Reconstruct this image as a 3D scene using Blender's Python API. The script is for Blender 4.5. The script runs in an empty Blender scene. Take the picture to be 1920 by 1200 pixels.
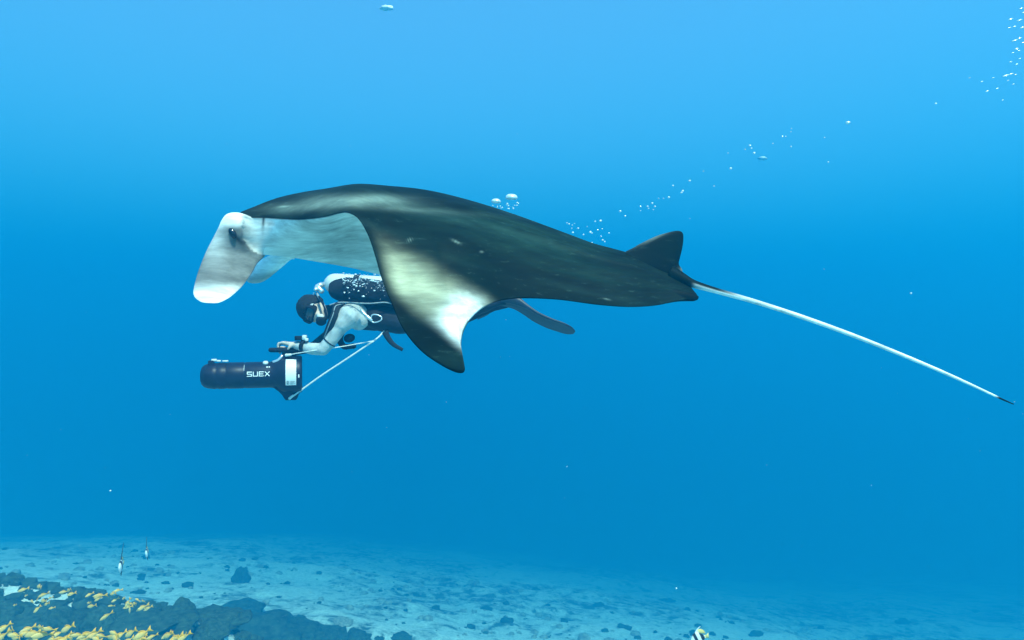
import bpy, bmesh, math, random
import numpy as np
from mathutils import Vector, Matrix, noise as mnoise

random.seed(7)
rng = np.random.default_rng(11)
scene = bpy.context.scene
COL = scene.collection

# ------------------------------------------------------------------ camera
F = 1251.0                                   # focal length in pixels of the 1920 px wide photograph
cam_d = bpy.data.cameras.new("camera")
cam_d.sensor_width = 36.0
cam_d.lens = 36.0 * F / 1920.0
cam_d.clip_start = 0.05
cam_d.clip_end = 1500.0
cam = bpy.data.objects.new("camera", cam_d)
cam.location = (0, 0, 0)
cam.rotation_euler = (math.radians(90), 0, 0)
COL.objects.link(cam)
scene.camera = cam

# ------------------------------------------------------------------ sky, sun, exposure
SUN = Vector((0.28, -0.50, 0.80)).normalized()
SUN_STRENGTH = 5.0
SKY_STRENGTH = 0.15
world = bpy.data.worlds.new("World")
scene.world = world
world.use_nodes = True
wn = world.node_tree.nodes
wl = world.node_tree.links
bg = wn.get("Background") or wn.new("ShaderNodeBackground")
sky = wn.new("ShaderNodeTexSky")
sky.sky_type = 'NISHITA'
sky.sun_disc = False
sky.sun_elevation = math.asin(SUN.z)
sky.sun_rotation = math.atan2(SUN.x, SUN.y)
wl.new(sky.outputs[0], bg.inputs[0])
bg.inputs[1].default_value = SKY_STRENGTH
sun_d = bpy.data.lights.new("sun", 'SUN')
sun_d.energy = SUN_STRENGTH
sun_d.angle = math.radians(4)     # blurred by the rippled surface overhead
sun_d.color = (1.0, 0.93, 0.82)
sun = bpy.data.objects.new("sun", sun_d)
sun.rotation_euler = SUN.to_track_quat('Z', 'Y').to_euler()
sun.location = (5, -8, 20)
COL.objects.link(sun)
scene.view_settings.view_transform = 'Standard'
scene.view_settings.look = 'None'
scene.view_settings.gamma = 1.0
scene.view_settings.use_curve_mapping = False
scene.view_settings.exposure = 1.14
scene.cycles.volume_bounces = 2
scene.cycles.max_bounces = 8
scene.cycles.use_denoising = True

WATER_EXT = (0.050, 0.033, 0.036)            # extinction per metre, red green blue
WATER_ALB = (0.005, 0.385, 0.68)              # how much of it is scattering
WATER_TOP = 15.0


# ------------------------------------------------------------------ helpers
def P(px, py, Y):
    """A point of the place: photograph pixel plus its distance in metres."""
    return np.array([(px - 960.0) * Y / F, Y, (600.0 - py) * Y / F])


def PV(px, py, Y):
    return Vector(P(px, py, Y))


def cr(pts, n=None, u=None):
    """Catmull-Rom through control rows (numpy), sampled at n places or at parameters u in control index units."""
    pts = np.asarray(pts, float)
    k = len(pts)
    if u is None:
        u = np.linspace(0, k - 1, n)
    u = np.clip(np.asarray(u, float), 0, k - 1)
    i = np.minimum(u.astype(int), k - 2)
    t = (u - i)[:, None]
    p1 = pts[i]
    p2 = pts[i + 1]
    p0 = np.where((i > 0)[:, None], pts[np.maximum(i - 1, 0)], 2 * p1 - p2)
    p3 = np.where((i < k - 2)[:, None], pts[np.minimum(i + 2, k - 1)], 2 * p2 - p1)
    return 0.5 * (2 * p1 + (p2 - p0) * t + (2 * p0 - 5 * p1 + 4 * p2 - p3) * t ** 2 + (3 * p1 - p0 - 3 * p2 + p3) * t ** 3)


def sstep(a, b, x):
    t = np.clip((x - a) / (b - a), 0, 1)
    return t * t * (3 - 2 * t)


WORLD_LOC = {}


def link_mesh(name, me, parent=None, center=None):
    """Links a mesh given in world coordinates as one object with its origin in its middle."""
    n = len(me.vertices)
    co = np.empty(n * 3, np.float32)
    me.vertices.foreach_get("co", co)
    co = co.reshape(-1, 3)
    if center is None:
        center = (co.min(0) + co.max(0)) / 2
    center = np.asarray(center, np.float32)
    me.vertices.foreach_set("co", (co - center).ravel())
    me.update()
    o = bpy.data.objects.new(name, me)
    COL.objects.link(o)
    o.location = Vector(center)
    WORLD_LOC[o.name] = Vector(center)
    if parent is not None:
        o.parent = parent
        o.location = Vector(center) - WORLD_LOC[parent.name]
    return o


def mesh_obj(name, verts, faces, mat, parent=None, smooth=True, colors=None, center=None, fix=True):
    me = bpy.data.meshes.new(name)
    me.from_pydata([tuple(v) for v in verts], [], [tuple(f) for f in faces])
    if colors is not None:
        ca = me.color_attributes.new("pigment", 'FLOAT_COLOR', 'POINT')
        c = np.ones((len(verts), 4), np.float32)
        c[:, :3] = np.asarray(colors)
        ca.data.foreach_set("color", c.ravel())
    if fix:
        bm = bmesh.new()
        bm.from_mesh(me)
        bmesh.ops.remove_doubles(bm, verts=bm.verts, dist=1e-5)
        bmesh.ops.recalc_face_normals(bm, faces=bm.faces)
        bm.to_mesh(me)
        bm.free()
    if smooth:
        me.polygons.foreach_set("use_smooth", [True] * len(me.polygons))
    for m in (mat if isinstance(mat, (list, tuple)) else [mat]):
        me.materials.append(m)
    return link_mesh(name, me, parent, center)


def tag(o, label=None, category=None, group=None, kind=None):
    if label:
        o["label"] = label
    if category:
        o["category"] = category
    if group:
        o["group"] = group
    if kind:
        o["kind"] = kind
    return o


class MB:
    """Collects primitive shapes in world coordinates into one vertex/face list."""

    def __init__(s):
        s.v = []
        s.f = []

    def add(s, v, f):
        b = len(s.v)
        s.v.extend([tuple(x) for x in v])
        s.f.extend([tuple(b + i for i in q) for q in f])

    def rings(s, rings, close_ring=True, cap=True):
        b = len(s.v)
        n = len(rings[0])
        for r in rings:
            s.v.extend([tuple(x) for x in r])
        for i in range(len(rings) - 1):
            for j in range(n if close_ring else n - 1):
                k = (j + 1) % n
                s.f.append((b + i * n + j, b + i * n + k, b + (i + 1) * n + k, b + (i + 1) * n + j))
        if cap and close_ring:
            for i in (0, len(rings) - 1):
                c = np.mean(np.array(rings[i]), 0)
                s.v.append(tuple(c))
                ci = len(s.v) - 1
                for j in range(n):
                    k = (j + 1) % n
                    s.f.append((ci, b + i * n + j, b + i * n + k))

    def tube(s, pts, rad, n=10, flat=1.0, up=None):
        """A tube along a polyline; flat < 1 makes it a strap."""
        pts = np.asarray(pts, float)
        rad = np.broadcast_to(np.asarray(rad, float), (len(pts),))
        tang = np.gradient(pts, axis=0)
        rings = []
        ref = np.array(up if up is not None else (0.13, 0.31, 0.94))
        for p, t, r in zip(pts, tang, rad):
            t = t / (np.linalg.norm(t) + 1e-9)
            a = np.cross(t, ref)
            if np.linalg.norm(a) < 1e-3:
                a = np.cross(t, (1, 0, 0))
            a /= np.linalg.norm(a)
            b = np.cross(t, a)
            rings.append([p + r * (math.cos(q) * a + flat * math.sin(q) * b) for q in np.linspace(0, 2 * math.pi, n, endpoint=False)])
        s.rings(rings)

    def capsule(s, p0, p1, r0, r1, n=16):
        p0 = np.asarray(p0, float)
        p1 = np.asarray(p1, float)
        d = p1 - p0
        L = np.linalg.norm(d)
        d = d / (L + 1e-9) if L > 1e-6 else np.array([0, 0, 1.0])
        pts, rad = [], []
        for a in np.linspace(-math.pi / 2 + 0.12, 0, 5):
            pts.append(p0 + d * r0 * math.sin(a))
            rad.append(r0 * math.cos(a))
        for a in np.linspace(0, math.pi / 2 - 0.12, 5):
            pts.append(p1 + d * r1 * math.sin(a))
            rad.append(r1 * math.cos(a))
        ref = np.array((0.13, 0.31, 0.94))
        a_ = np.cross(d, ref)
        if np.linalg.norm(a_) < 1e-2:
            a_ = np.cross(d, (1, 0, 0))
        a_ /= np.linalg.norm(a_)
        b_ = np.cross(d, a_)
        s.rings([[p + r * (math.cos(q) * a_ + math.sin(q) * b_) for q in np.linspace(0, 2 * math.pi, n, endpoint=False)] for p, r in zip(pts, rad)])

    def ellipsoid(s, c, ax, nu=20, nv=12):
        c = np.asarray(c, float)
        ax = np.asarray(ax, float)          # three row vectors, each with its length
        rings = []
        for th in np.linspace(0.06, math.pi - 0.06, nv):
            rings.append([c + ax[2] * math.cos(th) + math.sin(th) * (ax[0] * math.cos(q) + ax[1] * math.sin(q)) for q in np.linspace(0, 2 * math.pi, nu, endpoint=False)])
        s.rings(rings)

    def box(s, c, h, rot=None, bev=0.12):
        """A box with chamfered edges (octagonal section)."""
        c = np.asarray(c, float)
        h = np.asarray(h, float)
        m = np.asarray(rot) if rot is not None else np.eye(3)
        b = bev * min(h)
        rings = []
        for x, k in ((-h[0], b), (-h[0] + b, 0), (h[0] - b, 0), (h[0], b)):
            y, z = h[1] - k, h[2] - k
            q = b
            loop = [(-y + q, -z), (y - q, -z), (y, -z + q), (y, z - q), (y - q, z), (-y + q, z), (-y, z - q), (-y, -z + q)]
            rings.append([c + m @ np.array((x, u, w)) for u, w in loop])
        s.rings(rings)

    def lathe(s, p0, axis, prof, n=32):
        """prof: list of (distance along axis, radius)."""
        p0 = np.asarray(p0, float)
        d = np.asarray(axis, float)
        d /= np.linalg.norm(d)
        ref = np.array((0.05, 0.1, 1.0)) if abs(d[2]) < 0.9 else np.array((1.0, 0, 0))
        a = np.cross(d, ref)
        a /= np.linalg.norm(a)
        b = np.cross(d, a)
        s.rings([[p0 + d * t + r * (math.cos(q) * a + math.sin(q) * b) for q in np.linspace(0, 2 * math.pi, n, endpoint=False)] for t, r in prof])

    def build(s, name, mat, parent=None, smooth=True, center=None):
        return mesh_obj(name, s.v, s.f, mat, parent, smooth, center=center)


def material(name, color, rough=0.6, var=0.15, scale=8.0, bump=0.0, attr=False, metallic=0.0, spec=0.5, detail=6.0):
    m = bpy.data.materials.new(name)
    m.use_nodes = True
    nt = m.node_tree
    bs = nt.nodes["Principled BSDF"]
    bs.inputs["Roughness"].default_value = rough
    bs.inputs["Metallic"].default_value = metallic
    bs.inputs["Specular IOR Level"].default_value = spec
    tc = nt.nodes.new("ShaderNodeTexCoord")
    nz = nt.nodes.new("ShaderNodeTexNoise")
    nz.inputs["Scale"].default_value = scale
    nz.inputs["Detail"].default_value = detail
    nt.links.new(tc.outputs["Object"], nz.inputs["Vector"])
    mr = nt.nodes.new("ShaderNodeMapRange")
    mr.inputs["From Min"].default_value = 0.3
    mr.inputs["From Max"].default_value = 0.7
    mr.inputs["To Min"].default_value = 1.0 - var
    mr.inputs["To Max"].default_value = 1.0 + var
    nt.links.new(nz.outputs["Fac"], mr.inputs["Value"])
    mx = nt.nodes.new("ShaderNodeVectorMath")
    mx.operation = 'SCALE'
    if attr:
        at = nt.nodes.new("ShaderNodeAttribute")
        at.attribute_name = "pigment"
        nt.links.new(at.outputs["Color"], mx.inputs[0])
    else:
        mx.inputs[0].default_value = color
    nt.links.new(mr.outputs[0], mx.inputs["Scale"])
    nt.links.new(mx.outputs[0], bs.inputs["Base Color"])
    if bump:
        bp = nt.nodes.new("ShaderNodeBump")
        bp.inputs["Strength"].default_value = bump
        bp.inputs["Distance"].default_value = 0.01
        nt.links.new(nz.outputs["Fac"], bp.inputs["Height"])
        nt.links.new(bp.outputs[0], bs.inputs["Normal"])
    return m


def lattice(seed):
    return np.random.default_rng(seed).random((256, 256))


def vnoise(x, y, seed):
    L = lattice(seed)
    xi = np.floor(x).astype(int)
    yi = np.floor(y).astype(int)
    fx = x - xi
    fy = y - yi
    fx = fx * fx * (3 - 2 * fx)
    fy = fy * fy * (3 - 2 * fy)
    a = L[xi % 256, yi % 256]
    b = L[(xi + 1) % 256, yi % 256]
    c = L[xi % 256, (yi + 1) % 256]
    d = L[(xi + 1) % 256, (yi + 1) % 256]
    return (a * (1 - fx) + b * fx) * (1 - fy) + (c * (1 - fx) + d * fx) * fy - 0.5


def fbm(x, y, seed, octv=4):
    s = 0
    a = 1.0
    for o in range(octv):
        s = s + a * vnoise(x * 2 ** o + 37.1 * o, y * 2 ** o + 11.7 * o, seed + o)
        a *= 0.5
    return s


# ------------------------------------------------------------------ the sea: seabed and the water's own haze
def seabed_base(x, y):
    return SB * seabed_unit(x / SB, y / SB)


SB = 1.06


def seabed_unit(x, y):
    s = y - 23.0
    s = np.where(s > -4, s, -4 + 0.12 * (s + 4))
    s = np.where(s < 110, s, 110 + 0.1 * (s - 110))
    xs = np.clip(x, -25, 25) + 2.0
    mound = 3.2 * np.exp(-(np.maximum(0, x + 8.0) / 3.9) ** 4) * np.exp(-((y - 13.0) / 2.8) ** 2) * np.exp(-(np.maximum(0, -13.5 - x) / 3.0) ** 2)
    return -11.0 - 0.31 * s - 0.115 * xs + mound


def seabed_h(x, y):
    x = np.asarray(x, float)
    y = np.asarray(y, float)
    h = seabed_base(x, y)
    h = h + 0.55 * fbm(x * 0.16 + 5, y * 0.16, 3, 3) + 0.14 * fbm(x * 0.7, y * 0.4, 21, 4)
    ridg = np.maximum(0, fbm(x * 0.55 + 9, y * 0.3, 50, 4))
    return h + 0.25 * ridg


def axis_coords(lo, hi, a, b, step):
    fine = np.arange(a, b + step, step)
    out_hi, s, v = [], step, fine[-1]
    while v < hi:
        s *= 1.09
        v += s
        out_hi.append(min(v, hi))
    out_lo, s, v = [], step, fine[0]
    while v > lo:
        s *= 1.09
        v -= s
        out_lo.append(max(v, lo))
    return np.array(out_lo[::-1] + list(fine) + out_hi)


gx = axis_coords(-140, 140, -29, 30, 0.15)
gy = axis_coords(-50, 190, 7.5, 52, 0.13)
XX, YY = np.meshgrid(gx, gy)
ZZ = seabed_h(XX, YY)
nx, ny = len(gx), len(gy)
sv = np.stack([XX, YY, ZZ], -1).reshape(-1, 3).astype(np.float32)
ii, jj = np.meshgrid(np.arange(nx - 1), np.arange(ny - 1))
q = (jj * nx + ii).ravel()
sf = np.stack([q, q + 1, q + nx + 1, q + nx], 1).astype(np.int32)
me = bpy.data.meshes.new("seabed")
me.vertices.add(len(sv))
me.vertices.foreach_set("co", sv.ravel())
me.loops.add(sf.size)
me.loops.foreach_set("vertex_index", sf.ravel())
me.polygons.add(len(sf))
me.polygons.foreach_set("loop_start", np.arange(0, sf.size, 4, dtype=np.int32))
me.polygons.foreach_set("use_smooth", np.ones(len(sf), bool))
me.update(calc_edges=True)
me.validate()


def seabed_material():
    m = bpy.data.materials.new("sand_and_rubble")
    m.use_nodes = True
    nt = m.node_tree
    N = nt.nodes.new
    L = nt.links.new
    bs = nt.nodes["Principled BSDF"]
    bs.inputs["Roughness"].default_value = 0.95
    bs.inputs["Specular IOR Level"].default_value = 0.1
    tc = N("ShaderNodeTexCoord")

    LATE = []

    def noise(scale, detail, rough=0.6, dist=0.0):
        n = N("ShaderNodeTexNoise")
        n.inputs["Scale"].default_value = scale
        n.inputs["Detail"].default_value = detail
        n.inputs["Roughness"].default_value = rough
        n.inputs["Distortion"].default_value = dist
        LATE.append(n)
        return n
    mpg = N("ShaderNodeMapping")
    mpg.inputs["Location"].default_value = (23.0, -8.0, 0.0)
    mpg.inputs["Scale"].default_value = (1.0, 0.5, 1.0)
    L(tc.outputs["Object"], mpg.inputs["Vector"])
    big = noise(0.36, 8, 0.68, 0.4)
    mid = noise(1.7, 7, 0.7, 0.3)
    fine = noise(7.0, 5, 0.7)
    for n in LATE:
        L(mpg.outputs[0], n.inputs["Vector"])
    ad = N("ShaderNodeMath")
    ad.operation = 'MULTIPLY_ADD'
    ad.inputs[1].default_value = 0.75
    hb = N("ShaderNodeMath")
    hb.operation = 'MULTIPLY'
    hb.inputs[1].default_value = 0.6
    L(big.outputs["Fac"], hb.inputs[0])
    L(mid.outputs["Fac"], ad.inputs[0])
    zone = noise(0.075, 3, 0.5)
    zm = N("ShaderNodeMath")
    zm.operation = 'MULTIPLY_ADD'
    zm.inputs[1].default_value = 0.32
    zm.inputs[2].default_value = -0.15
    za = N("ShaderNodeMath")
    L(zone.outputs["Fac"], zm.inputs[0])
    L(zm.outputs[0], za.inputs[0])
    L(hb.outputs[0], za.inputs[1])
    L(mpg.outputs[0], zone.inputs["Vector"])
    L(za.outputs[0], ad.inputs[2])
    r = N("ShaderNodeValToRGB")
    r.color_ramp.elements[0].position = 0.575
    r.color_ramp.elements[0].color = (0.10, 0.13, 0.11, 1)
    r.color_ramp.elements[1].position = 0.715
    r.color_ramp.elements[1].color = (0.86, 0.83, 0.70, 1)
    e = r.color_ramp.elements.new(0.635)
    e.color = (0.46, 0.47, 0.40, 1)
    L(ad.outputs[0], r.inputs[0])
    mr = N("ShaderNodeMapRange")
    mr.inputs["From Min"].default_value = 0.3
    mr.inputs["From Max"].default_value = 0.7
    mr.inputs["To Min"].default_value = 0.62
    mr.inputs["To Max"].default_value = 1.25
    L(fine.outputs["Fac"], mr.inputs["Value"])
    sc = N("ShaderNodeVectorMath")
    sc.operation = 'SCALE'
    L(r.outputs[0], sc.inputs[0])
    L(mr.outputs[0], sc.inputs["Scale"])
    L(sc.outputs[0], bs.inputs["Base Color"])
    bp = N("ShaderNodeBump")
    bp.inputs["Strength"].default_value = 0.4
    bp.inputs["Distance"].default_value = 0.12
    L(mid.outputs["Fac"], bp.inputs["Height"])
    L(bp.outputs[0], bs.inputs["Normal"])
    return m


me.materials.append(seabed_material())
seabed = bpy.data.objects.new("seabed", me)
COL.objects.link(seabed)
tag(seabed, kind="structure")

hz = MB()
hm = bpy.data.materials.new("sea_water")
hm.use_nodes = True
hm.node_tree.nodes.clear()
out = hm.node_tree.nodes.new("ShaderNodeOutputMaterial")
pv = hm.node_tree.nodes.new("ShaderNodeVolumePrincipled")
DENS = 0.09
_c = [e_ * a_ / DENS for e_, a_ in zip(WATER_EXT, WATER_ALB)]
_a = [(1 - e_ * (1 - a_) / DENS / (1 - c_)) ** 2 for e_, a_, c_ in zip(WATER_EXT, WATER_ALB, _c)]
pv.inputs["Density"].default_value = DENS
pv.inputs["Color"].default_value = (*_c, 1)
pv.inputs["Absorption Color"].default_value = (*_a, 1)
pv.inputs["Anisotropy"].default_value = 0.3
hm.node_tree.links.new(pv.outputs[0], out.inputs["Volume"])
lo = np.array((-150.0, -60.0, -95.0))
hi = np.array((150.0, 200.0, WATER_TOP))
hv = [(x, y, z) for x in (lo[0], hi[0]) for y in (lo[1], hi[1]) for z in (lo[2], hi[2])]
hf = [(0, 1, 3, 2), (4, 6, 7, 5), (0, 4, 5, 1), (2, 3, 7, 6), (0, 2, 6, 4), (1, 5, 7, 3)]
haze = mesh_obj("haze", hv, hf, hm, smooth=False)
tag(haze, kind="stuff")

# ------------------------------------------------------------------ manta ray
M_manta = material("manta_skin", (0, 0, 0), rough=0.55, var=0.3, scale=14.0, bump=0.10, attr=True, spec=0.04, detail=9)
# stretch the mottling along the body so that it reads as long streaks
_nt = M_manta.node_tree
_tc = next(n for n in _nt.nodes if n.type == 'TEX_COORD')
_nz = next(n for n in _nt.nodes if n.type == 'TEX_NOISE')
_mp = _nt.nodes.new("ShaderNodeMapping")
_mp.inputs["Scale"].default_value = (0.38, 1.0, 1.5)
_mp.inputs["Rotation"].default_value = (0, math.radians(-14), 0)
_nt.links.new(_tc.outputs["Object"], _mp.inputs["Vector"])
_nt.links.new(_mp.outputs[0], _nz.inputs["Vector"])

_bs = _nt.nodes["Principled BSDF"]
_mp2 = _nt.nodes.new("ShaderNodeMapping")
_mp2.inputs["Scale"].default_value = (9.0, 40.0, 62.0)
_mp2.inputs["Rotation"].default_value = (0, math.radians(-22), 0)
_n3 = _nt.nodes.new("ShaderNodeTexNoise")
_n3.inputs["Scale"].default_value = 1.0
_n3.inputs["Detail"].default_value = 7
_n3.inputs["Roughness"].default_value = 0.7
_nt.links.new(_tc.outputs["Object"], _mp2.inputs["Vector"])
_nt.links.new(_mp2.outputs[0], _n3.inputs["Vector"])
_m3 = _nt.nodes.new("ShaderNodeMapRange")
_m3.inputs["From Min"].default_value = 0.25
_m3.inputs["From Max"].default_value = 0.75
_m3.inputs["To Min"].default_value = 0.72
_m3.inputs["To Max"].default_value = 1.3
_nt.links.new(_n3.outputs["Fac"], _m3.inputs["Value"])
_v3 = _nt.nodes.new("ShaderNodeVectorMath")
_v3.operation = 'SCALE'
_nt.links.new(_bs.inputs["Base Color"].links[0].from_socket, _v3.inputs[0])
_nt.links.new(_m3.outputs[0], _v3.inputs["Scale"])
_r3 = _nt.nodes.new("ShaderNodeMapRange")
_r3.inputs["From Min"].default_value = 0.60
_r3.inputs["From Max"].default_value = 0.74
_nt.links.new(_n3.outputs["Fac"], _r3.inputs["Value"])
_a3 = _nt.nodes.new("ShaderNodeVectorMath")
_a3.operation = 'MULTIPLY_ADD'
_a3.inputs[1].default_value = (0.030, 0.052, 0.046)
_nt.links.new(_r3.outputs[0], _a3.inputs[0])
_nt.links.new(_v3.outputs[0], _a3.inputs[2])
_nt.links.new(_a3.outputs[0], _bs.inputs["Base Color"])
C_ctrl = np.array([
    (450, 398, 3.00), (470, 390, 3.00), (520, 371, 3.03), (580, 358, 3.06), (650, 350, 3.08), (720, 348, 3.10), (800, 356, 3.11),
    (880, 375, 3.12), (960, 400, 3.12), (1040, 429, 3.12), (1110, 455, 3.11), (1150, 466, 3.10), (1190, 478, 3.10), (1240, 502, 3.10), (1290, 522, 3.10)], float)
B_ctrl = np.array([
    (455, 446, 2.99), (480, 474, 2.99), (540, 482, 3.03), (600, 492, 3.13), (660, 503, 3.21), (715, 516, 3.22), (800, 528, 3.24),
    (900, 538, 3.24), (1000, 545, 3.22), (1100, 552, 3.19), (1200, 551, 3.15), (1260, 543, 3.12), (1290, 534, 3.11)], float)
N_ctrl = np.array([                         # near margin: pixel, distance, where its rib starts on the spine, bulge, thickness power
    (456, 408, 2.96, 450, .03, 1.0), (475, 408, 2.93, 468, .03, 1.0), (500, 408, 2.92, 492, .04, .9), (530, 410, 2.85, 522, .05, .9),
    (565, 411, 2.76, 558, .06, .95), (605, 407, 2.68, 600, .07, .95), (635, 400, 2.64, 632, .08, 1.05), (652, 399, 2.61, 655, .09, 1.2),
    (672, 411, 2.58, 680, .10, 1.5), (690, 442, 2.555, 705, .11, 1.8), (703, 480, 2.535, 725, .12, 2.0), (716, 525, 2.515, 740, .13, 2.2),
    (735, 572, 2.49, 752, .14, 2.4), (757, 620, 2.465, 762, .14, 2.5), (790, 660, 2.44, 771, .14, 2.6), (830, 688, 2.42, 779, .14, 2.6),
    (860, 701, 2.41, 786, .14, 2.6), (872, 694, 2.41, 794, .14, 2.6), (865, 660, 2.44, 826, .14, 2.5), (868, 626, 2.48, 866, .14, 2.4),
    (885, 596, 2.53, 903, .13, 2.3), (915, 573, 2.60, 940, .12, 2.1), (960, 561, 2.67, 980, .11, 1.9), (1040, 562, 2.75, 1050, .10, 1.6),
    (1120, 572, 2.82, 1115, .10, 1.4), (1180, 576, 2.87, 1165, .10, 1.3), (1230, 573, 2.92, 1205, .09, 1.2), (1270, 564, 2.96, 1240, .08, 1.2),
    (1298, 558, 2.99, 1262, .05, 1.1), (1307, 553, 3.01, 1275, .03, 1.1), (1295, 541, 3.05, 1288, .02, 1.0)], float)
F_ctrl = np.array([                         # far margin, the same way
    (456, 409, 3.13, 450, .03, 1.0), (475, 410, 3.20, 468, .03, 1.0), (500, 408, 3.26, 492, .03, 1.0), (540, 418, 3.34, 530, .03, 1.0),
    (600, 424, 3.44, 595, .04, 1.2), (650, 428, 3.54, 650, .05, 1.5), (700, 436, 3.68, 700, .06, 1.8), (760, 450, 3.88, 745, .07, 2.2),
    (830, 466, 4.10, 790, .08, 2.4), (895, 482, 4.26, 825, .08, 2.6), (925, 490, 4.32, 850, .08, 2.6), (938, 492, 4.30, 868, .08, 2.6),
    (938, 487, 4.16, 890, .08, 2.4), (950, 482, 3.98, 920, .07, 2.2), (985, 482, 3.78, 965, .07, 1.9), (1045, 492, 3.60, 1040, .06, 1.6),
    (1120, 508, 3.45, 1110, .06, 1.4), (1190, 524, 3.33, 1170, .05, 1.3), (1240, 532, 3.24, 1215, .04, 1.2), (1275, 537, 3.18, 1250, .03, 1.1),
    (1288, 540, 3.14, 1270, .03, 1.1), (1293, 538, 3.12, 1288, .02, 1.0)], float)


def on_curve(ctrl, px):
    """Rows of a control curve at the given pixel columns (ctrl columns rise)."""
    k = np.interp(px, ctrl[:, 0], np.arange(len(ctrl)))
    return cr(ctrl, u=k)


def toP(a):
    Y = a[:, 2]
    return np.stack([(a[:, 0] - 960) * Y / F, Y, (600 - a[:, 1]) * Y / F], 1)


def pix(p):
    return 960 + p[..., 0] * F / p[..., 1], 600 - p[..., 2] * F / p[..., 1]


DARK = np.array((0.0036, 0.0085, 0.0050))
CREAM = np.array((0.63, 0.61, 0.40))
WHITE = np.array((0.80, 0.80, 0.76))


def line_d(px, py, a, b):
    """Signed pixel distance below the line a-b (positive = below in the picture)."""
    ax, ay = a
    bx, by = b
    L = math.hypot(bx - ax, by - ay)
    return ((bx - ax) * (py - ay) - (by - ay) * (px - ax)) / L


def blob(px, py, cx, cy, rx, ry, ang=0):
    c, s = math.cos(math.radians(ang)), math.sin(math.radians(ang))
    u = ((px - cx) * c + (py - cy) * s) / rx
    v = (-(px - cx) * s + (py - cy) * c) / ry
    return np.exp(-(u * u + v * v))


def dorsal_colour(p, r, w, near):
    px, py = pix(p)
    nz = fbm(p[..., 0] * 3.1 + 20, p[..., 2] * 5.0 + 20, 81, 4)
    a = np.zeros(px.shape)
    if near:
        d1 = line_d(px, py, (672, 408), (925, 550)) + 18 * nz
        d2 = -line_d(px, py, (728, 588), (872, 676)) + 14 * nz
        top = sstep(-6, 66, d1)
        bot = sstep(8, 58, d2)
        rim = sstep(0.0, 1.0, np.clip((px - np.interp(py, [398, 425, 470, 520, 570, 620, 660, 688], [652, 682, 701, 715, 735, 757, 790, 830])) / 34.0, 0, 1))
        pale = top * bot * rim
        core = 1.25 * blob(px, py, 868, 590, 46, 30, -38) + 0.9 * blob(px, py, 862, 635, 24, 46, 4)  # overexposed glare on the wing, painted white over its pale pigment
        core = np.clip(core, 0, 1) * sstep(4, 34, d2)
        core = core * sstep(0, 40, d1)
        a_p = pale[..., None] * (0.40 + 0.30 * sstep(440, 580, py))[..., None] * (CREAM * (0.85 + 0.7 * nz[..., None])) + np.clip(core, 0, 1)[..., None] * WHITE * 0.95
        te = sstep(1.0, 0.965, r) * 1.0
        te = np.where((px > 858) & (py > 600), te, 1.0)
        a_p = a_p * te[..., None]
    else:
        a_p = np.zeros(px.shape + (3,))
    sh = 0.9 * blob(px, py, 590, 384, 85, 10, -5) + 0.6 * blob(px, py, 690, 374, 95, 9, 2) + 0.25 * blob(px, py, 760, 392, 110, 6, 4)  # pale shoulder chevron, with the lit ridge brightened into the colour
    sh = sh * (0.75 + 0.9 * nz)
    scar = 0.0
    for cx, cy, l, t, g in ((855, 453, 8, 1.7, 24), (768, 450, 5, 1.4, -15), (903, 472, 3, 1.3, 0), (1138, 561, 6, 1.2, 12), (533, 387, 10, 1.6, -6)):
        scar = scar + blob(px, py, cx, cy, l, t, g)
    streak = np.clip(fbm(p[..., 0] * 1.6 + 3, (p[..., 2] + 0.22 * p[..., 0]) * 16.0, 131, 3), 0, 1)  # soft highlights of the back painted in as pale streaks
    sheen = np.clip(fbm(p[..., 0] * 1.3 + 13, (p[..., 2] + 0.25 * p[..., 0]) * 5.0 + p[..., 1] * 2, 151, 4), 0, 1)  # sheen on the back painted in as lighter clouds
    c = DARK * (1 + 0.6 * nz)[..., None] + sheen[..., None] * np.array((0.012, 0.036, 0.026)) + a_p + np.clip(sh, 0, 1)[..., None] * np.array((0.24, 0.31, 0.265))
    c = c + streak[..., None] * np.array((0.010, 0.022, 0.019)) + np.clip(scar, 0, 1)[..., None] * np.array((0.13, 0.17, 0.15))
    return np.clip(c, 0.003, 0.82)


def ventral_colour(p, r, w, near, r_in=None):
    px, py = pix(p)
    nz = fbm(p[..., 0] * 4.0 + 9, p[..., 2] * 6.0 + 4, 181, 3)
    base = WHITE * (0.92 + 0.15 * nz)[..., None]
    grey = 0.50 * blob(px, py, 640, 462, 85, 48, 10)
    groove = 0.9 * blob(px, py, 494, 412, 2.6, 20, 4)
    if r is None:
        r = np.full(px.shape, r_in)
    tip = sstep(820, 960, px) * sstep(0.55, 0.9, r)
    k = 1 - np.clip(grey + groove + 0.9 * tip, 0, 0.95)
    return base * k[..., None]


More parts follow.
